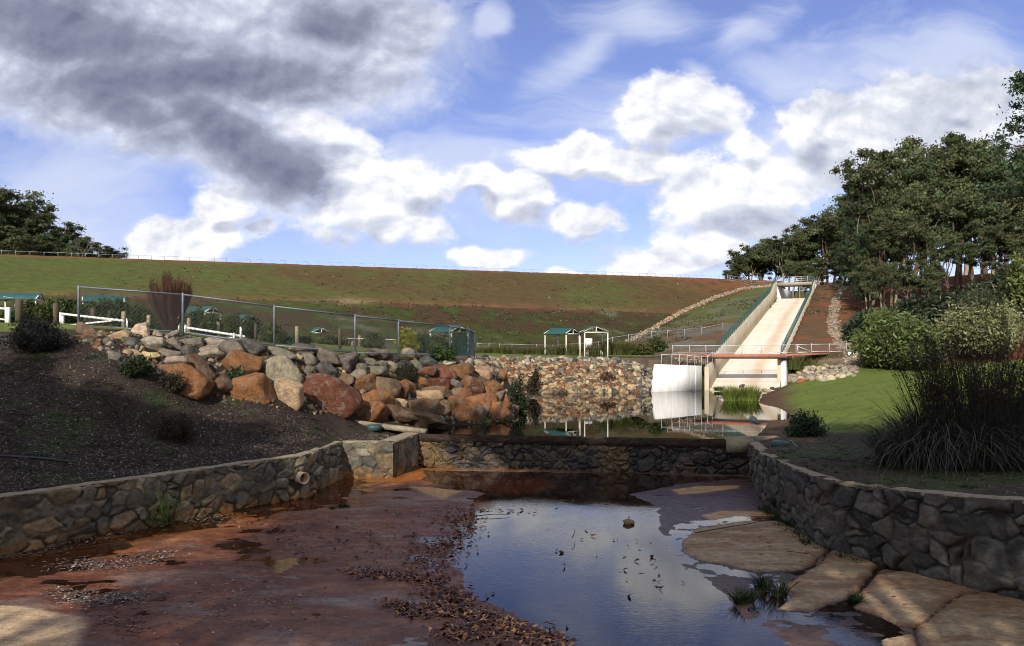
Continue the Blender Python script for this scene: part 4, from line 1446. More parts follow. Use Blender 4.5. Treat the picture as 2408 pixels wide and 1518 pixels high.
def make_tree(kind, seed, H=16., spread=5., leaf=.36, dens=1.0, z0=.16):
    rs = np.random.RandomState(seed)
    root = empty('eucalyptus_tree' if kind == 'euc' else ('pine_tree' if kind == 'pine' else 'tree'), (0, 0, 0), 'tree', 'tree')
    T, Cr = MB(), MB()
    if kind == 'pine':
        top = np.array([rs.normal() * .3, rs.normal() * .3, H])
        limb(T, (0, 0, -.6), top, H * .02, .05, rs, .01, 10, (.09, .06, .045))
        z = H * z0
        while z < H * .98:
            k = (H - z) / H
            L = spread * (k ** .7) * rs.uniform(.7, 1.15) + .3
            for j in range(rs.randint(3, 6)):
                a = rs.uniform(0, 6.28)
                e = np.array([math.cos(a) * L, math.sin(a) * L, z + L * rs.uniform(.0, .35)])
                pts = limb(T, (top[0] * z / H, top[1] * z / H, z), e, .07 * k + .02, .015, rs, .05, 5, (.09, .06, .045))
                for u in np.linspace(.3, 1, max(2, int(L / .8))):
                    c = (pts[0] + (pts[-1] - pts[0]) * u)
                    clump(Cr, c + (0, 0, .1), (.62, .62, .38), int(46 * dens), leaf * .75, np.array([.038, .066, .028]) * rs.uniform(.75, 1.35), rs)
            z += rs.uniform(.45, .8)
    else:
        nst = 1 if rs.rand() < .7 else 2
        for st in range(nst):
            lean = rs.normal(size=2) * H * .05 + (st * 1.2)
            fork = H * rs.uniform(.50, .62)
            bc = (.30, .24, .18) if rs.rand() < .6 else (.14, .09, .065)
            tr = limb(T, (st * .8, 0, -.8), (lean[0], lean[1], fork), H * .019, H * .012, rs, .03, 8, bc)
            nl = rs.randint(6, 9)
            for i in range(nl):
                a = i / nl * 6.28 + rs.uniform(-.5, .5)
                rr = spread * rs.uniform(.45, .95)
                zz = H * rs.uniform(.66, .94) if i else H * .97
                if i < 2:
                    rr *= .35
                e = np.array([lean[0] + math.cos(a) * rr, lean[1] + math.sin(a) * rr, zz])
                st_ = tr[rs.randint(5, 8)]
                pts = limb(T, st_, e, H * .008, H * .003, rs, .09, 7, bc)
                clump(Cr, pts[-1], (spread * .22, spread * .22, spread * .13), int(170 * dens), leaf, np.array([.062, .078, .030]) * rs.uniform(.6, 1.4), rs)
                for j in range(rs.randint(3, 5)):
                    s_p = pts[rs.randint(3, 7)]
                    d = rs.normal(size=3) * np.array([1, 1, .5])
                    d /= np.linalg.norm(d)
                    e2 = s_p + d * spread * rs.uniform(.25, .48) + (0, 0, H * .03)
                    limb(T, s_p, e2, H * .0035, H * .0012, rs, .1, 4, bc)
                    base_c = np.array([.062, .078, .030]) * rs.uniform(.5, 1.6) * np.array([rs.uniform(.85, 1.2), 1, 1])
                    R = spread * rs.uniform(.17, .30)
                    for q in range(4):
                        o_ = rs.normal(size=3) * R * np.array([.75, .75, .5])
                        clump(Cr, e2 + o_, (R * .85, R * .85, R * .48), int(78 * dens), leaf, base_c * rs.uniform(.8, 1.25), rs)
            # scattered low sprays on the trunk side
            for j in range(1):
                s_p = tr[rs.randint(5, 8)]
                e2 = s_p + rs.normal(size=3) * np.array([1.6, 1.6, .7]) * H / 16
                limb(T, s_p, e2, H * .003, H * .001, rs, .1, 4, bc)
                clump(Cr, e2, (spread * .2, spread * .2, spread * .15), int(90 * dens), leaf, np.array([.055, .068, .027]) * rs.uniform(.7, 1.2), rs)
    T.build('trunk', MATS['bark'], root, smooth=True)
    Cr.build('crown', MATS['leaf'], root)
    return root


def place(root, first, x, y, z, sc, rz, label, group, cat='tree', szz=None):
    o = root if first else copy_tree(root)
    o.location = (x, y, z)
    o.rotation_euler = (0, 0, rz)
    o.scale = (sc, sc, szz or sc)
    tag(o, label, cat, group)
    return o


protos = {}
for k, (kind, seed, H, sp, lf, de) in {'e1': ('euc', 3, 16, 4.2, .20, 2.3), 'e2': ('euc', 14, 16, 3.4, .20, 2.3), 'e3': ('euc', 25, 16, 4.6, .21, 2.2), 'e4': ('euc', 36, 16, 2.9, .20, 2.2), 'e5': ('euc', 47, 16, 3.8, .19, 2.5),
                                       'p1': ('pine', 5, 16, 3.9, .22, 1.9)}.items():
    protos[k] = [make_tree(kind, seed, H, sp, lf, de), False]


def tree_at(key, px, top, D, label, group, zb=None, rz=None, wide=1.0):
    x = (px - CX) * D / F
    z = zb if zb is not None else G1(x, D) if D < 190 else 14
    Ht = (EZ - (top - HY) * D / F) - z
    pr = protos[key]
    s = Ht / 16.6
    place(pr[0], not pr[1], x, D, z, s * wide, rz if rz is not None else random.uniform(0, 6.28), label, group, szz=s)
    pr[1] = True


ks = ['e1', 'e2', 'e3', 'e4', 'e5']
# far line beyond the crest, right of the dam
ftop = [(1722, 612), (1742, 598), (1762, 578), (1785, 574), (1806, 566), (1822, 572), (1842, 548), (1862, 552), (1880, 535), (1898, 540), (1915, 512), (1935, 498), (1955, 500), (1975, 515), (1995, 470)]
for i, (px, tp) in enumerate(ftop):
    D = 158 + (i * 37 % 17)
    tree_at(ks[i % 5], px, tp, D, f'{ordn(i)} slender gum tree from the left in the line beyond the bridge', 'gum trees beyond the bridge', zb=15.0, wide=1.0)
for i, (px, tp) in enumerate([(1880, 615), (1925, 600), (1965, 575), (1990, 580), (1895, 645)]):
    tree_at(ks[(i + 2) % 5], px, tp, 146 + i, f'{ordn(i)} bushy young gum tree just behind the bridge rails', 'young gum trees behind the bridge', zb=13.5 + (1 if i > 5 else 0), wide=1.1)
# tall stand on the right hillside
big = [(2010, 430, 108, 'p1', 1.0), (2062, 345, 106, 'e1', 1.0), (2120, 330, 112, 'e2', 1.15), (2185, 345, 104, 'e3', .95), (2240, 320, 103, 'e5', 1.05), (2290, 325, 106, 'e1', 1.0), (2345, 345, 100, 'e3', .9), (2400, 400, 104, 'e2', 1.1), (2460, 380, 100, 'e5', 1.0),
       (2030, 520, 96, 'p1', .9)]
for i, (px, tp, D, k, w_) in enumerate(big):
    tree_at(k, px, tp, D, f'{ordn(i)} tall {"dark pine" if k == "p1" else "gum"} tree from the left in the stand on the right hillside' if i < 9 else 'shorter dark pine in front of the tall gum stand', 'tall trees on the right hillside', wide=w_ * .80)
mids = [(2052, 470, 98), (2085, 500, 92), (2105, 450, 96), (2150, 500, 90), (2165, 420, 95), (2215, 470, 91), (2235, 560, 86), (2270, 450, 93), (2305, 520, 88), (2340, 470, 90), (2380, 520, 87), (2420, 500, 85), (2075, 620, 88), (2130, 610, 85), (2190, 620, 84), (2350, 610, 82), (2400, 620, 78), (2040, 600, 95), (2440, 560, 76)]
for i, (px, tp, D) in enumerate(mids):
    tree_at(ks[(i * 3 + 1) % 5], px, tp, D, f'{ordn(i)} middle-height gum tree counted along the front of the right hillside stand', 'front gum trees on the right hillside', wide=.88)
# back filler trees deeper in the wood
for i, (px, tp, D) in enumerate([(2040, 440, 130), (2090, 420, 135), (2140, 400, 138), (2200, 400, 134), (2260, 400, 136), (2320, 400, 132), (2380, 420, 128), (2440, 430, 126), (2015, 520, 140), (2035, 500, 122)]):
    tree_at(ks[(i * 2) % 5], px, tp, D, f'{ordn(i)} hazy back tree deep in the right hillside wood', 'back trees in the right hillside wood', wide=1.35)
# left trees beyond the crest
lf_ = [(-40, 430), (5, 448), (38, 470), (72, 500), (108, 505), (80, 560), (140, 560), (165, 575), (192, 560), (235, 572), (262, 592), (30, 545), (120, 575)]
for i, (px, tp) in enumerate(lf_):
    tree_at(ks[(i + 1) % 5], px, tp, 124 + (i * 7 % 11), f'{ordn(i)} dark gum tree of the clump beyond the left end of the crest', 'gum trees beyond the left crest', zb=13.0 + (2.5 if px > 220 else 0), wide=1.15 if tp < 570 else 1.5)
# bare dead tree on the left
rs = np.random.RandomState(77)
dx, dy = (175 - CX) * 121 / F, 121.
t_ = empty('dead_tree', (dx, dy, 17), 'bare grey dead tree with forked limbs beyond the left crest', 'tree')
m = MB()


def fork(m, p, d, L, r, lv, col):
    q = p + d * L
    limb(m, p, q, r, r * .6, rs, .06, 5, col)
    if lv:
        for i in range(3):
            nd = d + rs.normal(size=3) * .45
            nd /= np.linalg.norm(nd)
            fork(m, q, nd, L * rs.uniform(.55, .8), r * .6, lv - 1, col)


fork(m, np.array([dx, dy, 15.5]), np.array([.30, 0, .95]), 3.2, .16, 4, (.13, .115, .10))
m.build('trunk', MATS['bark'], t_)
# large dark pine leaning into the right edge, near
pr = make_tree('pine', 91, 16, 5.2, .16, 2.2, .58)
place(pr, True, (2452 - CX) * 52 / F, 52, 3.0, 1.28, 1.2, 'large dark pine close to the right edge with boughs reaching in', 'near trees', szz=1.42)
# tall trees behind the viewer shading the foreground
for i, (x, y, s) in enumerate([(-33, -12, 1.5), (-28, -14, 1.7), (-12.5, -15, 1.75), (-6, -10, 1.6), (0, -15, 1.75), (6, -11, 1.6), (12, -15, 1.7), (18, -10, 1.55), (25, -13, 1.6), (-40, -9, 1.5)]):
    pr = protos[ks[i % 5]]
    place(pr[0], False, x, y, 3.8, s * 1.1, random.uniform(0, 6), f'{ordn(i)} tall gum tree of the row standing behind the viewer', 'gum trees behind the viewer', szz=s * .95)


# ------------------------------------------------------------------ shrubs, reeds, grasses
def blades(mb, c, n, R, h, w, col, rs, lean=.35, droop=.0, seg=4, tip=None):
    """curved strips rising from round c"""
    a = rs.uniform(0, 6.28, n)
    rr = R * np.sqrt(rs.uniform(0, 1, n))
    base = np.stack([c[0] + np.cos(a) * rr, c[1] + np.sin(a) * rr, np.full(n, c[2])], 1)
    a2 = a + rs.normal(size=n) * .5
    ln = lean * (.3 + rr / (R + 1e-6)) * rs.uniform(.5, 1.5, n)
    hh_ = h * rs.uniform(.55, 1.15, n)
    dirh = np.stack([np.cos(a2), np.sin(a2), np.zeros(n)], 1)
    side = np.stack([-np.sin(a2 + rs.normal(size=n) * .8), np.cos(a2), np.zeros(n)], 1)
    t = np.linspace(0, 1, seg + 1)
    pts = base[:, None] + dirh[:, None] * (ln * hh_)[:, None, None] * (t ** 1.8)[None, :, None]
    pts[:, :, 2] += hh_[:, None] * (t - droop * ln[:, None] * 1.0 * t ** 3.2)
    ww = (w * rs.uniform(.7, 1.2, n))[:, None] * np.array([1, 1, .8, .55, .08][:seg + 1] if seg == 4 else np.linspace(1, .1, seg + 1))[None]
    Lf, Rt = pts - side[:, None] * ww[..., None] / 2, pts + side[:, None] * ww[..., None] / 2
    V = np.stack([Lf, Rt], 2).reshape(n, -1, 3)
    k = (seg + 1) * 2
    f = np.array([[2 * i, 2 * i + 1, 2 * i + 3, 2 * i + 2] for i in range(seg)])
    Fa = (np.arange(n)[:, None, None] * k + f[None]).reshape(-1, 4)
    cc = np.asarray(col) * rs.uniform(.6, 1.35, (n, 1)) * rs.uniform(.92, 1.08, (n, 3))
    cc = np.repeat(cc, k, 0)
    if tip is not None:
        tt = np.tile(np.repeat(t, 2), n)[:, None]
        cc = cc * (1 - tt ** 2 * .6) + np.asarray(tip) * tt ** 2 * .6
    mb.add(V.reshape(-1, 3), Fa, cc)


def shrub(name, p, w, h, label, col, leaf=.09, n=1500, stems=18, group=None, cat='shrub', matn='leaf_matt', rs=None, spiky=.25, upright=.7, stemcol=(.07, .05, .04)):
    rs = rs or np.random.RandomState(int(abs(p[0] * 131 + p[1] * 17)) % 9999)
    t_ = empty(name, tuple(p), label, cat, group)
    S, L = MB(), MB()
    ends = []
    for i in range(stems):
        a = rs.uniform(0, 6.28)
        rr = w / 2 * math.sqrt(rs.uniform(.02, 1))
        zt = h * (1 - (rr / (w / 2)) ** 2.2 * (1 - upright * .4)) * rs.uniform(.75, 1.08)
        e = np.array(p) + (math.cos(a) * rr, math.sin(a) * rr, max(zt, h * .25))
        pts = limb(S, np.array(p) + (math.cos(a) * rr * .15, math.sin(a) * rr * .15, -.05), e, .02 + h * .006, .006, rs, .06, 6, stemcol)
        ends.append(pts)
    per = max(4, n // stems)
    for pts in ends:
        k = rs.uniform(.62, 1.35)
        u = rs.uniform(.35, 1.05, per)
        c = pts[0] + (pts[-1] - pts[0]) * u[:, None] + rs.normal(size=(per, 3)) * np.array([w, w, h * .8]) * .075
        c[:, 2] = np.maximum(c[:, 2], p[2] + .03)
        V, Fa = leaf_quads(c, leaf, rs, elong=2.4)
        cc = np.asarray(col) * k * rs.uniform(.7, 1.3, (per, 1))
        L.add(V, Fa, np.repeat(cc, 4, 0))
    S.build('stems', MATS['bark'], t_)
    L.build('foliage', MATS[matn], t_)
    return t_


def at(px, py, d0=14):
    return hit(px, py, d0)


def shrub_px(name, px, py, wpx, hpx, label, col, leaf=.09, n=1500, D=None, **kw):
    p = at(px, py) if D is None else P(px, py, D)
    k = p[1] / F
    return shrub(name, p - (0, 0, .05), wpx * k, hpx * k, label, col, leaf, n, **kw)


DK, MG, OG, PG = (.022, .026, .018), (.040, .062, .022), (.062, .078, .024), (.105, .125, .05)
shrub_px('shrub', 88, 826, 130, 85, 'dense dark needle-leaved shrub at the top of the mulched bank', (.020, .021, .020), .05, 9000, stems=70)
shrub_px('shrub', 322, 882, 75, 50, 'low dark green shrub in front of the boulders on the mulched bank', (.026, .040, .018), .06, 2600, stems=34)
shrub_px('shrub', 402, 918, 70, 52, 'fine twiggy olive shrub against the biggest orange boulder', (.034, .034, .020), .045, 2800, stems=40)
shrub_px('shrub', 418, 1030, 90, 62, 'brown grey twiggy shrub alone on the mulch above the wall', (.040, .034, .025), .04, 3200, stems=46)
shrub_px('shrub', 555, 908, 50, 48, 'blue green leafy weed growing between boulders', (.030, .055, .030), .09, 700, stems=14)
shrub_px('shrub', 955, 895, 62, 50, 'sprawling dark twiggy shrub between the grey boulders', (.030, .036, .020), .05, 1900, stems=30)
shrub_px('shrub', 1038, 848, 66, 40, 'leafy green shrub at the foot of the fence near its corner', (.040, .072, .022), .10, 1700, stems=26)
shrub_px('shrub', 1255, 925, 44, 62, 'brown grey twiggy shrub leaning over the left end of the rock slope', (.055, .045, .028), .10, 1500, stems=30, D=60)
shrub_px('shrub', 1218, 985, 46, 110, 'dark climbing greenery between the last boulders and the pond', (.020, .034, .014), .09, 1900, stems=24, D=47)
shrub_px('shrub', 1428, 895, 36, 24, 'small red brown dry shrub on the rock slope across the pond', (.10, .06, .035), .12, 500, stems=14)
shrub_px('shrub', 1896, 1030, 92, 62, 'round blue green shrub standing at the kerb on the lawn edge', (.034, .056, .030), .07, 3400, stems=50, D=33.2)
shrub_px('shrub', 2100, 868, 165, 145, 'broad leafy green bush at the back of the lawn', (.100, .130, .036), .17, 15000, stems=80, D=60, matn='leaf', upright=1.0)
shrub_px('shrub', 2150, 862, 110, 110, 'lower leafy green bush joined to the right of the broad one', (.085, .112, .034), .16, 8000, stems=50, D=58, matn='leaf')
shrub_px('shrub', 2048, 892, 70, 75, 'dry olive brown wispy shrub below the broad green bush', (.085, .075, .030), .12, 2300, stems=44, D=62)
shrub_px('shrub', 2300, 840, 190, 155, 'big pale grey green rounded shrub behind the flax clump', (.170, .180, .080), .15, 15000, stems=90, D=64, matn='leaf', upright=1.0)
shrub_px('shrub', 2400, 720, 60, 130, 'yellow green sapling at the right edge in front of the trees', (.10, .12, .03), .26, 1500, stems=24, D=66, matn='leaf')
shrub_px('shrub', 1545, 826, 50, 34, 'dense olive green bush beside the stone drain left of the footbridge', (.055, .078, .024), .14, 1700, stems=30, D=76)
shrub_px('shrub', 1510, 832, 40, 24, 'small olive bush left of the dense one near the footbridge', (.060, .072, .026), .14, 900, stems=22, D=75)
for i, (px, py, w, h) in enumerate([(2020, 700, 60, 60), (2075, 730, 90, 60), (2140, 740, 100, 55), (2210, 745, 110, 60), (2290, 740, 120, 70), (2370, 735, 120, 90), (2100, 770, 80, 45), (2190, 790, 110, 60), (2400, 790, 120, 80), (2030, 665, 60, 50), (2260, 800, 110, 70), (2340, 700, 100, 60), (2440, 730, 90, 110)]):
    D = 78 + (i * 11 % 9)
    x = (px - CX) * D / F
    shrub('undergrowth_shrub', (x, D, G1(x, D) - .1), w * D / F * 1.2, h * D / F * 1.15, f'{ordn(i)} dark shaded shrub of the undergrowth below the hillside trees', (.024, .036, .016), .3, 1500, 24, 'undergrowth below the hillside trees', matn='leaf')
# shrubs behind the fence in the car park beds
beds = [(30, 770, 60, 45), (70, 762, 50, 55), (120, 760, 55, 60), (160, 760, 60, 65), (200, 765, 60, 60), (240, 768, 60, 70), (285, 765, 50, 65), (335, 785, 60, 75), (375, 790, 40, 50), (460, 795, 50, 75), (500, 790, 60, 55), (545, 795, 60, 60), (590, 795, 50, 55),
        (640, 800, 60, 45), (880, 812, 50, 30), (1000, 822, 70, 42), (1035, 822, 50, 38), (1080, 828, 60, 55), (700, 806, 60, 22), (780, 808, 70, 22)]
for i, (px, py, w, h) in enumerate(beds):
    D = 58 + (i * 5 % 8)
    x = (px - CX) * D / F
    z = G1(x, D)
    ztop = EZ - (py - h - HY) * D / F
    shrub('bed_shrub', (x, D, z - .05), w * D / F * 1.1, max(ztop - z, .7) * 0.98, f'{ordn(i)} loose olive shrub from the left in the beds behind the fence', OG if i % 3 else MG, .13, 2600, 34, 'loose shrubs in the beds behind the fence')
shrub_px('shrub', 958, 822, 60, 46, 'yellow flowering bush behind the fence', (.20, .19, .02), .13, 1500, stems=26, D=56)
# bare brown multi-stemmed shrub
rs = np.random.RandomState(12)
p = np.array([(400 - CX) * 47 / F, 47, 0.])
p[2] = G1(p[0], p[1])
t_ = empty('bare_shrub', tuple(p), 'tall bare red brown twiggy shrub behind the fence', 'shrub')
S, L = MB(), MB()
for i in range(95):
    a = rs.uniform(0, 6.28)
    rr = 1.35 * math.sqrt(rs.uniform(0, 1))
    zt = 3.75 * (1 - .28 * (rr / 1.35) ** 2) * rs.uniform(.8, 1.05)
    e = p + (math.cos(a) * rr, math.sin(a) * rr, zt)
    mid_ = p + (math.cos(a) * rr * .8, math.sin(a) * rr * .8, zt * .5)
    b0 = p + (math.cos(a) * .1, math.sin(a) * .1, -.1)
    t = np.linspace(0, 1, 7)[:, None]
    pts = (1 - t) ** 2 * b0 + 2 * t * (1 - t) * mid_ + t * t * e
    S.tube(pts, np.linspace(.028, .006, 7), 4, (.055, .032, .022), cap=False)
    for j in range(44):
        u = rs.uniform(.40, 1)
        q = (1 - u) ** 2 * b0 + 2 * u * (1 - u) * mid_ + u * u * e
        d = np.array([rs.normal() * .12, rs.normal() * .12, rs.uniform(.15, .42)])
        S.tube([q, q + d * .5 + rs.normal(size=3) * .02, q + d], [.013, .009, .005], 3, (.075, .036, .024), cap=False)
S.build('stems', MATS['bark'], t_)


def reed(name, px, py, wpx, hpx, label, col, n, D=None, w=.05, lean=.3, group=None, tip=None, droop=0., pts=None):
    p = at(px, py) if D is None else P(px, py, D)
    k = p[1] / F
    rs = np.random.RandomState(int(px * 7 + py))
    m = MB()
    nsub = max(1, int(wpx / hpx * 1.6))
    for i in range(nsub):
        off = (i + .5) / nsub - .5
        blades(m, p + (off * wpx * k * .8, rs.uniform(-.3, .3), 0), n // nsub, max(wpx / nsub * .55, 4) * k, hpx * k * rs.uniform(.8, 1.05), w, col, rs, lean, droop, tip=tip)
    o = m.build(name, MATS['leaf_matt'], origin=p)
    return tag(o, label, 'reeds' if 'reed' in name else 'grass tuft', group)


reed('reed_clump', 1742, 942, 86, 40, 'bright green rush clump standing in the pond before the chute', (.115, .16, .03), 1500, D=56, w=.035, lean=.5, tip=(.2, .2, .06))
reed('reed_clump', 1690, 918, 26, 10, 'low green weed at the foot of the wing wall', (.06, .12, .03), 240, D=67.5, w=.08, lean=.9)
reed('reed_clump', 1862, 868, 36, 34, 'dark green reeds beside the pier right of the chute', (.06, .085, .022), 500, D=70, w=.05, tip=(.16, .13, .05))
reed('reed_clump', 1900, 868, 44, 28, 'middle olive reed bed behind the pale rock heap', (.075, .095, .025), 500, D=70.5, w=.05, tip=(.16, .13, .05))
reed('reed_clump', 1962, 872, 64, 42, 'broad dark rounded reed clump behind the pale rock heap', (.045, .068, .02), 1100, D=70.8, w=.05, lean=.5)
for i, (px, w_, h_) in enumerate([(1135, 44, 22), (1180, 50, 24), (1225, 44, 20), (1262, 30, 20), (1310, 40, 26), (1345, 34, 26), (1395, 60, 28), (1440, 50, 34), (1462, 40, 38), (1490, 50, 32), (1522, 36, 26)]):
    reed('reed_clump', px, 834, w_, h_, f'{ordn(i)} olive reed clump from the left along the far lawn edge', (.075, .085, .028), 420, D=82 if px < 1420 else 76, w=.05, lean=.45, group='reed clumps along the far lawn edge', tip=(.13, .11, .05))
reed('rush_tuft', 382, 1228, 60, 104, 'tall bright green rush tuft at the foot of the left wall', (.070, .125, .028), 150, w=.016, lean=.32, tip=(.16, .17, .05))
reed('grass_tuft', 470, 1206, 26, 34, 'thin green grass sprig at the left wall right of the rushes', (.08, .14, .03), 26, w=.015, lean=.7)
reed('grass_tuft', 515, 1200, 24, 22, 'small green sprig at the left wall foot nearest the pipe', (.08, .14, .03), 24, w=.015, lean=.7)
for (px, py, w_, h_, lab) in [(1812, 1392, 62, 46, 'dark grass tuft between the two tan slabs'), (1752, 1422, 50, 34, 'low dark grass tuft in the wet silt left of the slabs'), (2008, 1412, 34, 20, 'small grass tuft in the joint of the nearest slab'),
                              (800, 1195, 50, 10, 'flat olive weed patch on the red mud'), (935, 1214, 16, 14, 'tiny bright sprig in the red mud'), (1975, 1275, 44, 22, 'dark weed at the foot of the right wall beside the first slab'),
                              (1830, 1188, 40, 26, 'dull weed at the right wall foot near the weir')]:
    reed('grass_tuft', px, py, w_, h_, lab, (.030, .042, .016) if 'bright' not in lab else (.09, .15, .03), 240 if w_ > 20 else 14, w=.018, lean=.9)
# weeds at the foot of the right wall, uncountable
m = MB()
rs = np.random.RandomState(9)
for i in range(60):
    u = rs.uniform(1.4, 3.6)
    j = int(u)
    a, b = RW[j], RW[min(j + 1, len(RW) - 1)]
    x = a[0] + (b[0] - a[0]) * (u - j) - rs.uniform(.08, .5)
    y = a[1] + (b[1] - a[1]) * (u - j) - rs.uniform(.1, .3)
    blades(m, (x, y, .0), 16, .12, rs.uniform(.08, .25), .02, (.032, .045, .02), rs, 1.0)
tag(m.build('weeds', MATS['leaf_matt']), 'low weeds and litter along the foot of the right wall', 'weeds', kind='stuff')

# flax clump on the right bank
rs = np.random.RandomState(31)
p = at(2225, 1095)
p = np.array([(2235 - CX) * 23 / F, 23.0, G1((2235 - CX) * 23 / F, 23) - .03])
t_ = empty('flax_clump', tuple(p), 'huge dark strap-leaved clump with tall dead flower stalks on the right bank', 'plant')
m = MB()
for dx_, dy_, R, h, n in ((-1.3, .1, .8, 2.1, 420), (-.2, 0, 1.0, 2.7, 560), (1.1, .3, 1.0, 2.8, 460), (-.1, .9, 1.1, 3.0, 360), (2.4, .5, 1.0, 2.6, 420)):
    blades(m, p + (dx_, dy_, 0), n, R, h, .055, (.062, .062, .048), rs, lean=.85, droop=.75, seg=6, tip=(.10, .09, .07))
blades(m, p + (.9, .3, 0), 1400, 1.8, 2.3, .035, (.040, .040, .032), rs, lean=.28, droop=.1, seg=5)
m.build('leaves', MATS['leaf_matt'], t_)
m = MB()
for i in range(420):
    a, r = rs.uniform(0, 6.28), math.sqrt(rs.uniform(0, 1)) * 1.7
    b0 = p + (math.cos(a) * r + 1.0, math.sin(a) * r * .7 + .3, .3)
    lean = np.array([rs.normal() * .5 + .28 * math.cos(a), rs.normal() * .25, 0])
    Hh = rs.uniform(2.0, 3.9)
    e = b0 + lean * Hh * .45 + (0, 0, Hh)
    t = np.linspace(0, 1, 6)[:, None]
    pts = b0 + (e - b0) * t + lean * (t * (t - 1)) * .5
    m.tube(pts, np.linspace(.014, .005, 6), 3, (.035, .028, .024), cap=False)
    for j in range(16):
        u = rs.uniform(.5, 1)
        q = b0 + (e - b0) * u + lean * (u * (u - 1)) * .5
        d = rs.normal(size=3) * .09 + (0, 0, .05)
        m.tube([q, q + d], [.006, .003], 3, (.05, .04, .03), cap=False)
        V, Fa = leaf_quads(np.array([q + d]), .05, rs, elong=1.3)
        m.add(V, Fa, (.045, .034, .028))
m.build('flower_stalks', MATS['leaf_matt'], t_)
shrub('shrub', (16.2, 21.5, G1(16.2, 21.5)), 3.6, 2.2, 'fine dark purple grey shrub at the right edge beside the flax clump', (.024, .022, .024), .045, 7000, 90)
shrub('shrub', (19.5, 28, G1(19.5, 28)), 4.5, 2.9, 'brown grey twiggy shrub rising behind the flax clump', (.040, .034, .028), .06, 6000, 110)
# ------------------------------------------------------------------ fences
def chain_mesh(mb, quads, step, r, col=(1, 1, 1)):
    """diagonal wires over panels; quads: list of (a_bottom, b_bottom, b_top, a_top)"""
    for a, b, c, d in quads:
        a, b, c, d = (np.asarray(v, float) for v in (a, b, c, d))
        W_ = np.linalg.norm(b - a)
        H_ = np.linalg.norm(d - a)

        def pt(u, v):
            return (a * (1 - u) + b * u) * (1 - v) + (d * (1 - u) + c * u) * v
        for sgn in (1, -1):
            k = -H_
            while k < W_:
                s0, s1 = max(k, 0), min(k + H_, W_)
                if s1 - s0 > .02:
                    v0, v1 = (s0 - k) / H_, (s1 - k) / H_
                    if sgn < 0:
                        v0, v1 = 1 - v0, 1 - v1
                    p, q = pt(s0 / W_, v0), pt(s1 / W_, v1)
                    dd_ = (q - p) / (np.linalg.norm(q - p) + 1e-9)
                    n = np.cross(dd_, (0, 1.0, .0))
                    n /= np.linalg.norm(n) + 1e-9
                    e = np.array([0, r, 0])
                    v = [p + n * r, p - n * r * .5 + e, p - n * r * .5 - e, q + n * r, q - n * r * .5 + e, q - n * r * .5 - e]
                    mb.add(v, [[0, 1, 4, 3], [1, 2, 5, 4], [2, 0, 3, 5]], col)
                k += step


def fence(name, label, posts, h, mpost, mrail, mmesh, rp=.035, rr=.022, step=.15, rw=.007, bottom=True, midrail=False, group=None, hs=None, postname='post'):
    posts = [np.asarray(p, float) for p in posts]
    hs = hs or [h] * len(posts)
    t_ = empty(name, tuple(posts[0]), label, 'fence', group)
    for p, hh_ in zip(posts, hs):
        MB().tube([p - (0, 0, .15), p + (0, 0, hh_), p + (0, 0, hh_ + .05)], [rp, rp, rp * .5], 6).build(postname, MATS[mpost], t_, smooth=True)
    m = MB()
    for (a, ha), (b, hb) in zip(zip(posts[:-1], hs[:-1]), zip(posts[1:], hs[1:])):
        m.tube([a + (0, 0, ha - .04), b + (0, 0, hb - .04)], rr, 6)
    m.build('top_rail', MATS[mrail], t_)
    if bottom:
        m = MB()
        for a, b in zip(posts[:-1], posts[1:]):
            m.tube([a + (0, 0, .1), b + (0, 0, .1)], rr, 6)
        m.build('bottom_rail', MATS[mrail], t_)
    if midrail:
        m = MB()
        for (a, ha), (b, hb) in zip(zip(posts[:-1], hs[:-1]), zip(posts[1:], hs[1:])):
            m.tube([a + (0, 0, ha * .5), b + (0, 0, hb * .5)], rr * .8, 6)
        m.build('middle_rail', MATS[mrail], t_)
    if mmesh:
        m = MB()
        chain_mesh(m, [(a + (0, 0, .1), b + (0, 0, .1), b + (0, 0, hb - .04), a + (0, 0, ha - .04)) for (a, ha), (b, hb) in zip(zip(posts[:-1], hs[:-1]), zip(posts[1:], hs[1:]))], step, rw)
        m.build('wire_mesh', MATS[mmesh], t_)
    return t_


mat('wire', [(.3, (.05, .055, .065)), (.7, (.08, .085, .10))], 4, 2, .5, .6, 0, metal=.2)
mat('wire_pale', [(.3, (.30, .32, .33)), (.7, (.4, .42, .43))], 4, 2, .5, .6, 0, metal=.2)
fp = [(185, 672, 770, 34), (430, 690, 785, 35), (645, 718, 816, 36.2), (835, 740, 833, 38.6), (937, 752, 836, 41), (1058, 765, 838, 46.2), (1103, 774, 840, 49.5), (1116, 780, 838, 52.5)]
posts, hs_ = [], []
for px, t, b, D in fp:
    posts.append(P(px, b, D))
    hs_.append((b - t) * D / F)
fence('chain_link_fence', 'tall grey chain-link fence on steel posts running above the boulder bank', posts, 2, 'steel_dark', 'steel_dark', 'wire', rp=.055, rr=.042, step=.19, rw=.0085, hs=hs_)
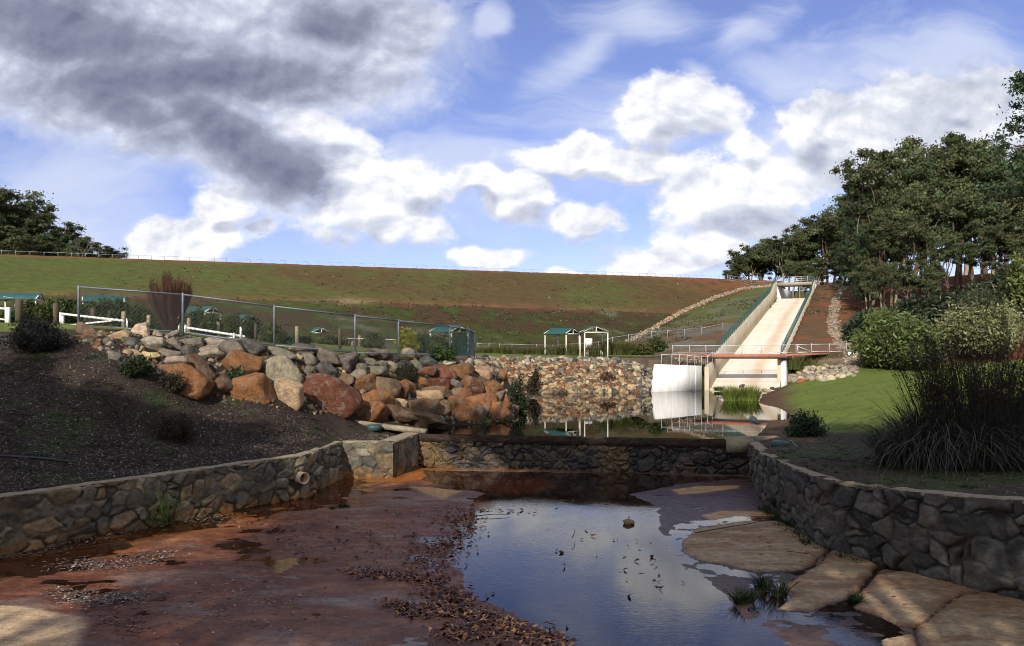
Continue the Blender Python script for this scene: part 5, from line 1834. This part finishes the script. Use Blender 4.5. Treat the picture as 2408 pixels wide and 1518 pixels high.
# its shade-cloth return at the corner
t_ = MB()
a, b = P(1062, 836, 47), P(1103, 838, 49.6)
c, d = P(1116, 838, 52.5), P(1040, 838, 60)
for p_, q_2 in ((P(1103, 838, 49.6), P(1116, 836, 52.4)), (P(1112, 834, 53), P(1062, 834, 62))):
    t_.add([p_, q_2, q_2 + (0, 0, 1.55), p_ + (0, 0, 1.75)], [[0, 1, 2, 3]])
    t_.add([p_ + (0, .02, 0), q_2 + (0, .02, 0), q_2 + (0, .02, 1.55), p_ + (0, .02, 1.75)], [[3, 2, 1, 0]])
chm = MB()
chain_mesh(chm, [(P(1103, 838, 49.6), P(1116, 836, 52.4), P(1116, 836, 52.4) + (0, 0, 1.6), P(1103, 838, 49.6) + (0, 0, 1.8)), (P(1112, 834, 53), P(1062, 834, 62), P(1062, 834, 62) + (0, 0, 1.6), P(1112, 834, 53) + (0, 0, 1.8))], .3, .007)
tag(chm.build('fence_panel', MATS['green_mesh'], origin=P(1103, 838, 49.6)), 'dark green close-mesh panels turning back behind the fence corner', 'fence')
# low inner fence
pts = []
for px, t, b, D in ((776, 795, 822, 66), (835, 796, 822, 65.5), (885, 797, 824, 65), (938, 797, 826, 64.5), (968, 798, 828, 64), (1005, 799, 830, 63.5), (1042, 799, 832, 63)):
    pts.append(P(px, b, D))
fence('low_fence', 'low pale steel fence across the grass behind the chain-link fence', pts, 1.05, 'steel_pale', 'steel_pale', 'wire', rp=.035, rr=.03, step=.18, rw=.006, bottom=False)
# crest fence
pts = []
for i in range(78):
    x = -74 + i * 1.62
    y = 128 + .346 * x - .4
    if x > 51:
        break
    pts.append(np.array([x, y, G1(x, y) + .0]))
fence('crest_fence', 'long thin wire fence following the crest of the dam', pts, .62, 'steel', 'steel', None, rp=.03, rr=.02, bottom=False)
# toe fence
tf = [(1122, 838, 812, 86), (1150, 838, 811, 87), (1175, 838, 810, 88), (1204, 838, 808, 88), (1262, 834, 802, 88), (1300, 832, 800, 88), (1345, 828, 797, 88), (1385, 826, 795, 87), (1408, 824, 794, 86), (1440, 814, 788, 85), (1478, 808, 785, 85), (1532, 800, 780, 86),
      (1570, 797, 777, 87), (1610, 794, 774, 88), (1650, 792, 771, 89), (1700, 790, 769, 90)]
pts = [np.array([(px - CX) * D / F, D, max(G1((px - CX) * D / F, D), EZ - (b - HY) * D / F)]) for px, b, t, D in tf]
fence('toe_fence', 'pale steel fence along the toe of the dam behind the picnic shelters', pts, 1.05, 'steel', 'steel', 'wire', rp=.035, rr=.02, step=.35, rw=.006, bottom=False)
# fence and gate over the footbridge
pts = [P(px, b, D) for px, b, D in ((1582, 832, 73.4), (1622, 832, 73), (1660, 832, 72.4), (1700, 832, 72.2), (1745, 832, 72), (1790, 832, 71.5), (1835, 831, 71), (1872, 830, 71.5), (1908, 829, 72), (1950, 828.5, 72.5), (1990, 828, 73.2), (2034, 827, 74))]
fence('footbridge_fence', 'pale steel tube fence with wire along the far side of the footbridge', pts, .86, 'steel_pale', 'steel_pale', 'wire_pale', rp=.035, rr=.032, step=.3, rw=.006)
m = MB()
m.beam(P(1875, 828, 71.3), P(1908, 829.5, 71.8) , .05, .05)
m.beam(P(1875, 813, 71.3), P(1908, 827, 71.8), .05, .05)
m.beam(P(1876, 829, 71.3), P(1876, 812, 71.3), .07, .07)
tag(m.build('gate', MATS['steel_pale'], origin=P(1876, 829, 71.3)), 'small steel gate frame with a diagonal brace at the right end of the footbridge', 'gate')
# wing wall fence
pts = [P(px, b, D) for px, b, D in ((1556, 857, 67.6), (1580, 857, 67.8), (1598, 857, 68.1), (1616, 858.5, 68.4), (1634, 860, 68.8), (1650, 861.5, 69.2), (1664, 861, 69.8), (1675, 852, 70.6))]
fence('wing_wall_fence', 'leaning steel and wire fence on top of the white wing wall', pts, .95, 'steel_pale', 'steel_pale', 'wire', rp=.03, rr=.025, step=.22, rw=.007, bottom=False)
# chute side fences
for sgn, lab, l in ((-1, 'green meshed safety fence stepping up the left wall of the chute', -3.2), (1, 'green meshed safety fence stepping up the right wall of the chute', 3.2)):
    pts = [ch(s, l, zc(s) + hh(s)) for s in np.linspace(-3 if sgn < 0 else -4, 61, 44)]
    fence('safety_fence', lab, pts, 1.0, 'green_mesh', 'green_mesh', 'green_mesh', rp=.035, rr=.018, step=.34, rw=.006, bottom=False)
# abutment rail left of the upper bridge
pts = [np.array([x, y, G1(x, y)]) for x, y in ((41, 141.5), (43, 141), (45, 140), (47, 138.8), (48.6, 137)) for _ in (0,)]
fence('rail_fence', 'steel rail fence joining the crest to the left end of the bridge', pts, 1.0, 'steel', 'steel', None, midrail=True)
pts = [np.array([x, y, G1(x, y)]) for x, y in ((55, 131), (57, 130), (59, 129.5), (62, 129))]
fence('rail_fence', 'steel rail fence leading away from the right end of the bridge', pts, 1.0, 'steel', 'steel', None, midrail=True)


# ------------------------------------------------------------------ shelters
def make_shelter():
    W_, L_, H_, R_ = 2.4, 3.2, 2.3, .62
    root = empty('picnic_shelter', (0, 0, 0), 'shelter', 'shelter')
    for x in (-W_ / 2 + .05, W_ / 2 - .05):
        for y in (-L_ / 2 + .05, L_ / 2 - .05):
            MB().box((x, y, H_ / 2 - .3), (.11, .11, H_ + .6)).build('post', MATS['cream_steel'], root)
    for y in (-L_ / 2, L_ / 2):
        m = MB()
        m.beam((-W_ / 2, y, H_ + .03), (W_ / 2, y, H_ + .03), .10, .11)
        m.beam((-W_ / 2 - .06, y - .003, H_ + .07), (0, y - .003, H_ + R_), .09, .11)
        m.beam((W_ / 2 + .06, y - .003, H_ + .07), (0, y - .003, H_ + R_), .09, .11)
        m.box((0, y + .003, H_ + R_ / 2), (.09, .08, R_ - .06))
        m.build('gable_truss', MATS['cream_steel'], root)
    m = MB()
    for sx in (-1, 1):
        m.beam((sx * W_ / 2, -L_ / 2, H_ + .03), (sx * W_ / 2, L_ / 2, H_ + .03), .08, .1)
    m.build('side_beam', MATS['cream_steel'], root)
    m = MB()
    for sx in (-1, 1):
        n = 17
        rows = []
        for i in range(n):
            y = -L_ / 2 - .12 + (L_ + .24) * i / (n - 1)
            k = .02 * (i % 2)
            rows.append([(0, y, H_ + R_ + .07 + k), (sx * (W_ / 2 + .16), y, H_ + .03 + k), (sx * (W_ / 2 + .16), y, H_ + .0 + k), (0, y, H_ + R_ + .04 + k)])
        m.sheet(np.array(rows), flip=sx > 0)
    m.build('roof', MATS['green_roof'], root)
    return root


sh = make_shelter()
shl = [(48, 763, 70, -72, 'first green roofed picnic shelter from the left, behind the white boom gate'), (243, 773, 66, -60, 'green roofed picnic shelter seen through the left bay of the chain-link fence'),
       (470, 790, 75, 74, 'green roofed picnic shelter just right of the bare brown shrub'), (566, 799, 88, 65, 'green roofed picnic shelter almost hidden by olive shrubs'),
       (740, 829, 88, 44, 'green roofed picnic shelter low behind the middle of the chain-link fence'), (1056, 834, 76, 49, 'green roofed picnic shelter behind the right end of the chain-link fence'),
       (1322, 833.5, 84, 46, 'green roofed picnic shelter on the far lawn, left of the open gabled one'), (1396, 836, 75, 3, 'cream picnic shelter with its open gable facing the pond')]
for i, (px, py, D, rz, lab) in enumerate(shl):
    p = P(px, py, D)
    o = sh if i == 0 else copy_tree(sh)
    o.location = p
    o.rotation_euler = (0, 0, math.radians(rz))
    tag(o, lab, 'shelter', 'picnic shelters')


def make_table():
    root = empty('picnic_table', (0, 0, 0), 'table', 'table')
    MB().box((0, 0, .74), (1.7, .75, .06)).build('table_top', MATS['timber_dark'], root)
    for s in (-1, 1):
        MB().box((0, s * .7, .44), (1.7, .28, .05)).build('bench', MATS['timber_dark'], root)
    for s in (-1, 1):
        m = MB()
        m.beam((s * .7, -.7, 0), (s * .7, -.7, .42), .05, .05)
        m.beam((s * .7, .7, 0), (s * .7, .7, .42), .05, .05)
        m.beam((s * .7, -.7, .40), (s * .7, .7, .40), .05, .05)
        m.beam((s * .65, 0, 0), (s * .65, 0, .71), .06, .06)
        m.build('leg_frame', MATS['cream_steel'], root)
    return root


tb = make_table()
for i, (px, py, D, lab) in enumerate([(1322, 833, 84.3, 'dark picnic table with benches under the green roofed shelter on the far lawn'), (1398, 835, 75.6, 'picnic table with pale legs under the open gabled shelter')]):
    o = tb if i == 0 else copy_tree(tb)
    o.location = P(px, py, D) + (0, 0, .0)
    tag(o, lab, 'table', 'picnic tables')
m = MB().box(P(1384, 806, 86), (.85, .04, 1.05))
m.beam(P(1384, 826, 86.05), P(1384, 800, 86.05), .05, .05)
tag(m.build('notice_sign', MATS['white_paint'], origin=P(1384, 826, 86)), 'small blank white notice on the toe fence behind the gabled shelter', 'sign')

# white boom gates
t_ = empty('boom_gate', tuple(P(145, 768, 50)), 'white tube boom gate with a diagonal stay left of the fence start', 'gate')
m = MB()
m.box(P(142, 751, 50), (.14, .14, .96))
m.box(P(148, 751, 50), (.12, .12, .92))
m.build('post', MATS['white_paint'], t_)
m = MB()
m.tube([P(142, 737, 49.9), P(291, 754, 48)], .075, 8)
m.build('boom', MATS['white_paint'], t_, smooth=True)
m = MB()
m.tube([P(147, 766, 49.9), P(262, 754, 48.4), P(275, 750, 48.2)], .06, 8)
m.build('stay', MATS['white_paint'], t_, smooth=True)
t_ = empty('boom_gate', tuple(P(432, 790, 45)), 'bright white boom gate with thick post right of the bare shrub', 'gate')
MB().tube([P(433, 791, 45), P(434, 763, 45)], .12, 10).build('post', MATS['white_paint'], t_, smooth=True)
MB().tube([P(440, 770, 44.9), P(575, 791, 43.6)], .072, 8).build('boom', MATS['white_paint'], t_, smooth=True)
MB().tube([P(500, 797, 44.2), P(552, 793, 44)], .06, 8).build('stay', MATS['white_paint'], t_, smooth=True)
MB().tube([P(566, 797, 43.5), P(566, 768, 43.5)], .06, 8).build('catch_post', MATS['white_paint'], t_, smooth=True)
MB().tube([P(550, 800, 43.6), P(550, 782, 43.6)], .045, 8).build('stub_post', MATS['white_paint'], t_, smooth=True)
t_ = empty('boom_gate', tuple(P(18, 770, 38)), 'white gate with framed end cut off by the left edge', 'gate')
m = MB()
m.box(P(20, 746, 38), (.12, .12, 1.05))
m.box(P(15, 745, 38), (.1, .1, .95))
m.build('post', MATS['white_paint'], t_)
MB().tube([P(-60, 720, 38), P(18, 726, 38)], .06, 8).build('boom', MATS['white_paint'], t_, smooth=True)
MB().tube([P(-60, 742, 38), P(16, 752, 38)], .05, 8).build('stay', MATS['white_paint'], t_, smooth=True)
m = MB()
m.box(P(10, 771, 37.5), (1.4, .3, .25))
tag(m.build('kerb', MATS['steel_pale'], origin=P(10, 771, 37.5)), 'short pale kerb block under the gate at the left edge', 'kerb')

# bollards
bol = [(45, 704, 766, 16, 1), (132, 713, 766, 13, 1), (219, 723, 769, 10.5, 1), (291, 732, 774, 10, 0), (350, 740, 779, 9.5, 0), (400, 743, 783, 9.5, 0), (444, 747, 788, 8.5, 2), (513, 756, 794, 7.5, 2), (601, 761, 800, 7, 1), (698, 767, 806, 8.5, 2), (799, 772, 812, 8, 1),
       (863, 794, 818, 8, 2), (875, 785, 816, 8, 2), (845, 788, 816, 6, 2), (818, 802, 813, 6, 0), (829, 802, 814, 6, 0), (757, 805, 813, 5, 0), (782, 806, 814, 5, 0), (590, 793, 803, 6, 0), (629, 797, 805, 5, 0)]
bol.sort(key=lambda b: b[0])
for i, (px, t, b, w, dark) in enumerate(bol):
    hgt = 1.3 if b - t > 20 else .45
    D = hgt * F / (b - t)
    if D > 70:
        D = 66.
    x = (px - CX) * D / F
    zt = EZ - (t - HY) * D / F
    zb = min(EZ - (b - HY) * D / F, G1(x, D)) - .1
    r = w * D / F / 2
    m = MB()
    m.tube([(x, D, zb), (x, D, zt - r * .15), (x, D, zt)], [r, r, r * .88], 12)
    tag(m.build('bollard', MATS['timber_dark' if dark == 1 else 'timber'], origin=(x, D, zb), smooth=False), f'{ordn(i)} round timber bollard from the left behind the chain-link fence', 'bollard', 'timber bollards by the car park')
t_ = MB().box(P(388, 785, 60), (.9, .5, .7))
t_.beam(P(376, 789, 59.9), P(376, 776, 59.9), .08, .08)
tag(t_.build('electric_box', MATS['steel'], origin=P(388, 789, 60)), 'grey metal cabinet between two bollards behind the fence', 'cabinet')
m = MB()
m.beam(P(298, 774, 55), P(298, 748, 55), .06, .06)
m.box(P(298, 762, 54.9), (.16, .05, .55))
tag(m.build('sign_post', MATS['white_paint'], origin=P(298, 774, 55)), 'thin post with narrow white plate beside the boom gate end', 'sign')
m = MB()
m.tube([P(120, 716, 72), P(60, 705, 70), P(8, 697, 68)], .03, 5)
for px, py in ((120, 716), (90, 711), (60, 706), (34, 702)):
    m.tube([P(px, py, 71), P(px, py + 24, 71)], .025, 5)
tag(m.build('handrail', MATS['steel_pale'], origin=P(120, 740, 72)), 'thin sloping handrail behind the first picnic shelter', 'handrail')
# orange drums of earth / sandstone slabs at the right edge
for i, (px, py, w, h) in enumerate([(2165, 800, 46, 30), (2395, 795, 50, 24), (2200, 812, 36, 20)]):
    D = 74
    o = rock_obj('boulder', (P(px, py, D)), (w * D / F * 1.2, 1.6, h * D / F * 1.3), 'rust orange', np.random.RandomState(i), ICO3, rough=.05)
    tag(o, ['bare orange sandstone slab showing between the green bush and pale shrub', 'orange sandstone slab at the right edge under the yellow sapling', 'small orange sandstone block beside the bare slab'][i], 'boulder')

# ------------------------------------------------------------------ mulch, leaves, hoses and small things
rs = np.random.RandomState(51)


def strips(xyz, length, width, rs, colors, tilt=.35, curl=.25):
    n = len(xyz)
    a = rs.uniform(0, 6.28, n)
    L_ = length * rs.uniform(.5, 1.4, n)
    W_ = width * rs.uniform(.6, 1.4, n)
    d = np.stack([np.cos(a), np.sin(a), rs.normal(size=n) * tilt], 1)
    s = np.stack([-np.sin(a), np.cos(a), rs.normal(size=n) * tilt], 1)
    up = np.zeros((n, 3))
    up[:, 2] = L_ * curl * rs.uniform(-.3, 1, n)
    c0 = xyz - d * L_[:, None] / 2
    c1 = xyz + up
    c2 = xyz + d * L_[:, None] / 2
    V = np.stack([c0, c1 - s * W_[:, None] / 2, c1 + s * W_[:, None] / 2, c2], 1)
    F4 = np.stack([np.arange(n) * 4, np.arange(n) * 4 + 1, np.arange(n) * 4 + 3, np.arange(n) * 4 + 2], 1)
    col = np.asarray(colors)[rs.randint(0, len(colors), n)] * rs.uniform(.6, 1.3, (n, 1))
    return V.reshape(-1, 3), F4, np.repeat(col, 4, 0)


N_ = 100000
x = rs.uniform(-26, -4.0, N_)
y = rs.uniform(17, 37, N_)
LWa = [(a - .45, b + .3) for a, b in LW]
okk = ~inpoly(x, y, BASIN) & (sdist(x, y, LW, False) > .42) & (y < np.interp(x, [-24, -14, -9, -4], [33, 31, 33, 37])) & (x / y > -.72) & ((x < -8.1) | (y > 33))
x, y = x[okk], y[okk]
z = G(x, y) + .012
V, Fa, cc = strips(np.stack([x, y, z], 1), .12, .022, rs, [(.12, .09, .075), (.20, .155, .125), (.06, .045, .04), (.32, .25, .20), (.045, .035, .032), (.15, .095, .06)])
tag(MB().add(V, Fa, cc).build('mulch_litter', MATS['dry_leaf']), 'bark chips and gum leaves strewn over the mulched bank', 'litter', kind='stuff')
x = rs.uniform(9, 24, 16000)
y = rs.uniform(14, 34, 16000)
okk = ~inpoly(x, y, BASIN) & (sdist(x, y, RW, False) > .42)
x, y = x[okk], y[okk]
V, Fa, cc = strips(np.stack([x, y, G(x, y) + .012], 1), .11, .02, rs, [(.12, .09, .07), (.18, .14, .11), (.06, .045, .04), (.05, .07, .03), (.06, .08, .03)])
tag(MB().add(V, Fa, cc).build('bed_litter', MATS['dry_leaf']), 'dry leaves and twigs lying on the right planting bed', 'litter', kind='stuff')
# low green weeds on the mulch
m = MB()
for i in range(420):
    if i < 300:
        px, py = rs.uniform(0, 960), rs.uniform(800, 1140)
        if py < np.interp(px, [0, 480, 840], [800, 950, 1000]) or py > np.interp(px, [0, 800, 960], [1150, 1040, 1010]):
            continue
    else:
        px, py = rs.uniform(1830, 2408), rs.uniform(1040, 1150)
    p = at(px, py)
    if inpoly(p[0], p[1], BASIN):
        continue
    blades(m, p, rs.randint(10, 30), rs.uniform(.06, .22), rs.uniform(.04, .12), .025, (.040, .075, .018), rs, 1.3)
tag(m.build('weeds', MATS['leaf_matt']), 'small green weeds dotted over the mulch and the planting bed', 'weeds', kind='stuff')
# low tufts over the lower dam face and abutment
m = MB()
n = 0
for i in range(5200):
    x = rs.uniform(-60, 50)
    y = rs.uniform(82, 128)
    q = .327 * x - .945 * (y - 128)
    if not (4 < q < 44) or (q < 19 and rs.rand() < .75) or vn(np.array(x * .12), np.array(y * .12), 5) < .38:
        continue
    z = G1(x, y)
    k = rs.choice(3)
    col = [(.055, .065, .035), (.12, .105, .07), (.065, .045, .030)][k]
    cx_ = np.array([x, y, z + .05]) + rs.normal(size=(7, 3)) * (.28, .28, .06)
    V, Fa = leaf_quads(cx_, .17, rs, elong=1.3)
    m.add(V, Fa, np.asarray(col) * rs.uniform(.6, 1.3))
tag(m.build('dam_tufts', MATS['leaf_matt']), 'scattered weeds and tussocks on the dam face', 'tussocks', kind='stuff')
m = MB()
for i in range(90):
    x, y = rs.uniform(-50, 48), rs.uniform(84, 138)
    V, Fa = rock_mesh(rs, ICO2, 7)
    m.add(V * rs.uniform(.04, .11) + (x, y, G1(x, y)), Fa, np.array(ROCK_COL['cream']) * rs.uniform(.4, .9))
tag(m.build('dam_stones', MATS['rubble']), 'pale loose stones scattered on the dam face', 'stones', kind='stuff')

# leaf litter in the basin
bands = [([(1075, 1195), (1070, 1230), (1090, 1260)], 60, 20, 420), ([(1060, 1270), (1020, 1300), (1000, 1330)], 90, 26, 500), ([(820, 1345), (930, 1355), (1040, 1375)], 26, 14, 520), ([(990, 1350), (1040, 1400), (1090, 1430)], 70, 26, 900),
         ([(940, 1438), (1050, 1440), (1150, 1455), (1230, 1480)], 34, 16, 1500), ([(1040, 1490), (1150, 1490), (1250, 1500), (1310, 1518)], 50, 22, 1700), ([(900, 1420), (960, 1418)], 30, 8, 120),
         ([(0, 1310), (150, 1280), (300, 1245), (420, 1225), (560, 1215)], 20, 12, 650), ([(130, 1330), (280, 1330), (400, 1300)], 70, 16, 420), ([(130, 1400), (230, 1415), (330, 1400)], 60, 18, 420), ([(240, 1450), (330, 1490)], 60, 22, 110),
         ([(600, 1220), (800, 1300), (1000, 1250)], 140, 50, 170), ([(300, 1400), (700, 1450), (500, 1350)], 160, 60, 190), ([(1300, 1250), (1500, 1300), (1600, 1400)], 120, 60, 50), ([(1650, 1240), (1800, 1290), (2200, 1450)], 60, 30, 60), ([(1100, 1200), (1250, 1205)], 40, 5, 50)]
m = MB()
for path, sx, sy, n in bands:
    n = int(n * (1.5 if path[0][0] < 700 else .7))
    sx *= .8
    pts = np.array(path, float)
    u = rs.uniform(0, len(pts) - 1, n)
    px = np.interp(u, range(len(pts)), pts[:, 0]) + rs.normal(size=n) * sx * .55
    py = np.interp(u, range(len(pts)), pts[:, 1]) + rs.normal(size=n) * sy * .55
    D = EZ * F / (np.maximum(py, 1125) - HY)
    x, y = (px - CX) * D / F, D
    okk = (sdist(x, y, LW, False) > .15) & ~((px < 820) & (py < np.interp(px, [0, 300, 800], [1310, 1235, 1130])))
    x, y = x[okk], y[okk]
    lift = rs.uniform(.015, .055, len(x)) if n > 300 else np.full(len(x), .03)
    pal = [(.12, .045, .018), (.20, .08, .03), (.09, .032, .016), (.05, .022, .014), (.42, .22, .08) if px.mean() > 900 and py.mean() > 1430 else (.14, .05, .02)] if px.mean() > 700 or n < 200 else [(.16, .13, .10), (.10, .075, .055), (.06, .045, .035), (.25, .2, .15), (.05, .035, .03)]
    lft = px.mean() < 700
    V, Fa, cc = strips(np.stack([x, y, lift], 1), .12 if lft else .18, .04 if lft else .06, rs, pal, tilt=.15 if lft else .3, curl=.12 if lft else .3)
    cc = cc * (1.5 if lft else 1.45)
    m.add(V, Fa, cc)
tag(m.build('leaf_litter', MATS['dry_leaf']), 'drifts of fallen gum leaves lying in the shallow basin', 'litter', kind='stuff')
# low mounds of sodden litter under the drifts
m = MB()
for (px, py, w, h) in [(1100, 1450, 130, 22), (1180, 1470, 110, 18), (1130, 1500, 120, 22), (1250, 1505, 90, 20), (950, 1352, 90, 10), (1030, 1385, 60, 16), (1060, 1415, 60, 14), (925, 1420, 36, 8), (1075, 1225, 26, 12), (1055, 1282, 30, 12), (745, 1447, 22, 6)]:
    p = PZ(px, py, 0)
    k = p[1] / F
    uu_, vv_ = np.meshgrid(np.linspace(-1, 1, 26), np.linspace(-1, 1, 26), indexing='ij')
    xx, yyy = p[0] + uu_ * w * k * .6, p[1] + vv_ * h * k * 2.0
    rr_ = np.hypot(uu_, vv_)
    zz = .05 * (1 - rr_ ** 2) + .05 * (fbm(xx * 3, yyy * 3, 5, 4) - .6)
    m.sheet(np.stack([xx, yyy, zz], -1), lerp([.06, .028, .016], [.13, .06, .03], fbm(xx * 5, yyy * 5, 8)))
tag(m.build('sodden_litter', MATS['ground']), 'dark mats of rotting leaves under the litter drifts', 'litter', kind='stuff')
# hoses
def hose(pts, r, lab, lift=.03):
    q = []
    pts = np.array(pts, float)
    L_ = np.r_[0, np.cumsum(np.hypot(*np.diff(pts, axis=0).T))]
    for u in np.linspace(0, L_[-1], max(6, int(L_[-1] / 18))):
        p = at(np.interp(u, L_, pts[:, 0]), np.interp(u, L_, pts[:, 1]))
        q.append(p + (0, 0, lift))
    tag(MB().tube(q, r, 6).build('irrigation_hose', MATS['black_poly'], origin=q[0], smooth=True), lab, 'hose')


hose([(-20, 1074), (90, 1080), (180, 1090)], .05, 'thick black hose lying low on the mulch above the left wall', .05)
hose([(30, 850), (70, 820)], .02, 'short thin hose under the dark needle-leaved shrub')
hose([(165, 805), (230, 815), (285, 845), (300, 858)], .02, 'thin black hose curving down towards the low green shrub')
hose([(10, 930), (60, 934), (95, 952)], .022, 'thin black hose near the left edge of the mulch')
hose([(30, 980), (130, 1020), (250, 1075)], .022, 'thin black hose running diagonally across the mulch')
hose([(210, 1063), (330, 1058)], .03, 'short straight black pipe in the middle of the mulch')
hose([(360, 1040), (420, 1060), (490, 1090)], .022, 'thin black hose below the lone brown grey shrub')
hose([(560, 965), (640, 975), (760, 990), (830, 1005)], .022, 'long black hose along the foot of the boulders')
hose([(855, 1022), (810, 1030)], .03, 'short black pipe beside the worn kerb')
hose([(1880, 1075), (2000, 1085), (2100, 1100)], .02, 'black hose in the planting bed behind the right wall')
# valve boxes
for px, py, D, lab in ((880, 1006, 35.5, 'low round green valve lid beside the worn kerb'), (1834, 1046, 30.5, 'green plastic valve box by the end of the right kerb')):
    p = P(px, py, D)
    p[2] = max(p[2], G1(p[0], p[1]))
    tag(MB().tube([p - (0, 0, .1), p + (0, 0, .12), p + (0, 0, .16)], [.36, .34, .30], 16).build('valve_box', MATS['lid_green'], origin=p), lab, 'valve box')
p = P(1846, 1050, 30.2)
p[2] = G1(p[0], p[1]) + .1
tag(MB().tube([p, p + (.25, 0, .12), p + (.35, -.2, -.05), p + (.3, -.5, -.08), p + (.6, -1.2, -.08)], .015, 5).build('grey_conduit', MATS['steel'], origin=p), 'thin grey conduit curling from the green valve box', 'conduit')
# stones and sticks in the basin
for px, py, w, cn, lab in ((1477, 1230, 28, 'tan', 'lone brown stone sitting in the pool'), (1320, 1301, 12, 'dark grey', 'tiny dark stone in the middle of the pool'), (1533, 1310, 9, 'dark grey', 'tiny dark stone near the right edge of the pool')):
    p = PZ(px, py, 0)
    s = w * p[1] / F
    o = rock_obj('stone', p + (0, 0, .03), (s, s * .8, s * .75), cn, np.random.RandomState(px), ICO3)
    tag(o, lab, 'stone')


def stick(pts, r, lab, z=.04, wob_=.04):
    q = [PZ(a, b, 0) + (0, 0, z + rs.uniform(0, wob_)) for a, b in pts]
    tag(MB().tube(q, np.linspace(r, r * .4, len(q)), 5, (.10, .07, .05)).build('stick', MATS['bark'], origin=q[0]), lab, 'stick')


stick([(1635, 1262), (1700, 1250), (1760, 1240), (1830, 1225)], .022, 'long thin dark branch lying on the largest tan slab', .09)
stick([(1120, 1216), (1160, 1214), (1200, 1213)], .018, 'thin twig floating at the left of the pool')
stick([(1345, 1278), (1352, 1268), (1350, 1258)], .014, 'small curved twig standing out of the pool', .05, .2)
stick([(0, 1318), (120, 1300), (250, 1283), (330, 1275)], .018, 'long pale stem lying by the left wall foot')
stick([(590, 1208), (640, 1196)], .02, 'short dark stick on the wet mud under the pipe')
stick([(1780, 1185), (1810, 1196), (1850, 1198)], .025, 'bent dark branch at the right wall foot')
stick([(1850, 1305), (1905, 1312), (1950, 1330)], .014, 'thin twig crossing the first slab joint', .09)
# submerged black snag in the pond and white scraps
o = MB().tube([PZ(1770, 987, ZP) + (0, 0, .05), PZ(1778, 993, ZP) + (0, 0, .0), PZ(1790, 996, ZP)], [.2, .13, .04], 7)
tag(o.build('driftwood', MATS['black_poly'], origin=PZ(1778, 993, ZP)), 'small black snag poking out of the pond by the lawn', 'driftwood')
# soil edge rocks near the chute foot
for i, (px, py, D, w, cn) in enumerate([(1815, 913, 66, 12, 'dark grey'), (1828, 915, 65.6, 16, 'dark grey'), (1798, 917, 65, 14, 'tan'), (1808, 921, 64.5, 18, 'tan'), (1745, 907, 66.5, 14, 'dark grey')]):
    s = w * D / F
    o = rock_obj('rock', P(px, py, D), (s, s * .8, s * .7), cn, np.random.RandomState(i + 90), ICO2)
    tag(o, f'{ordn(i)} small {cn} rock from the pier at the foot of the chute', 'rock', 'rocks at the foot of the chute')

# stray leaves on the lawn
x = rs.uniform(11, 30, 500)
y = rs.uniform(34.6, 58, 500)
okk = (sdist(x, y, POND) > 1.2)
x, y = x[okk], y[okk]
V, Fa, cc = strips(np.stack([x, y, G(x, y) + .03], 1), .12, .05, rs, [(.25, .18, .10), (.12, .08, .04), (.35, .30, .2)])
m = MB().add(V, Fa, cc)
for i in range(1500):
    x, y = rs.uniform(10.8, 30), rs.uniform(34.5, 50)
    if sdist(np.array([x]), np.array([y]), POND)[0] < .4:
        continue
    blades(m, (x, y, G1(x, y) - .01), 9, .12, rs.uniform(.03, .08), .015, (.085, .12, .028), rs, .8, seg=2)
tag(m.build('lawn_litter', MATS['leaf_matt']), 'stray dry leaves and longer grass tips on the lawn', 'litter', kind='stuff')
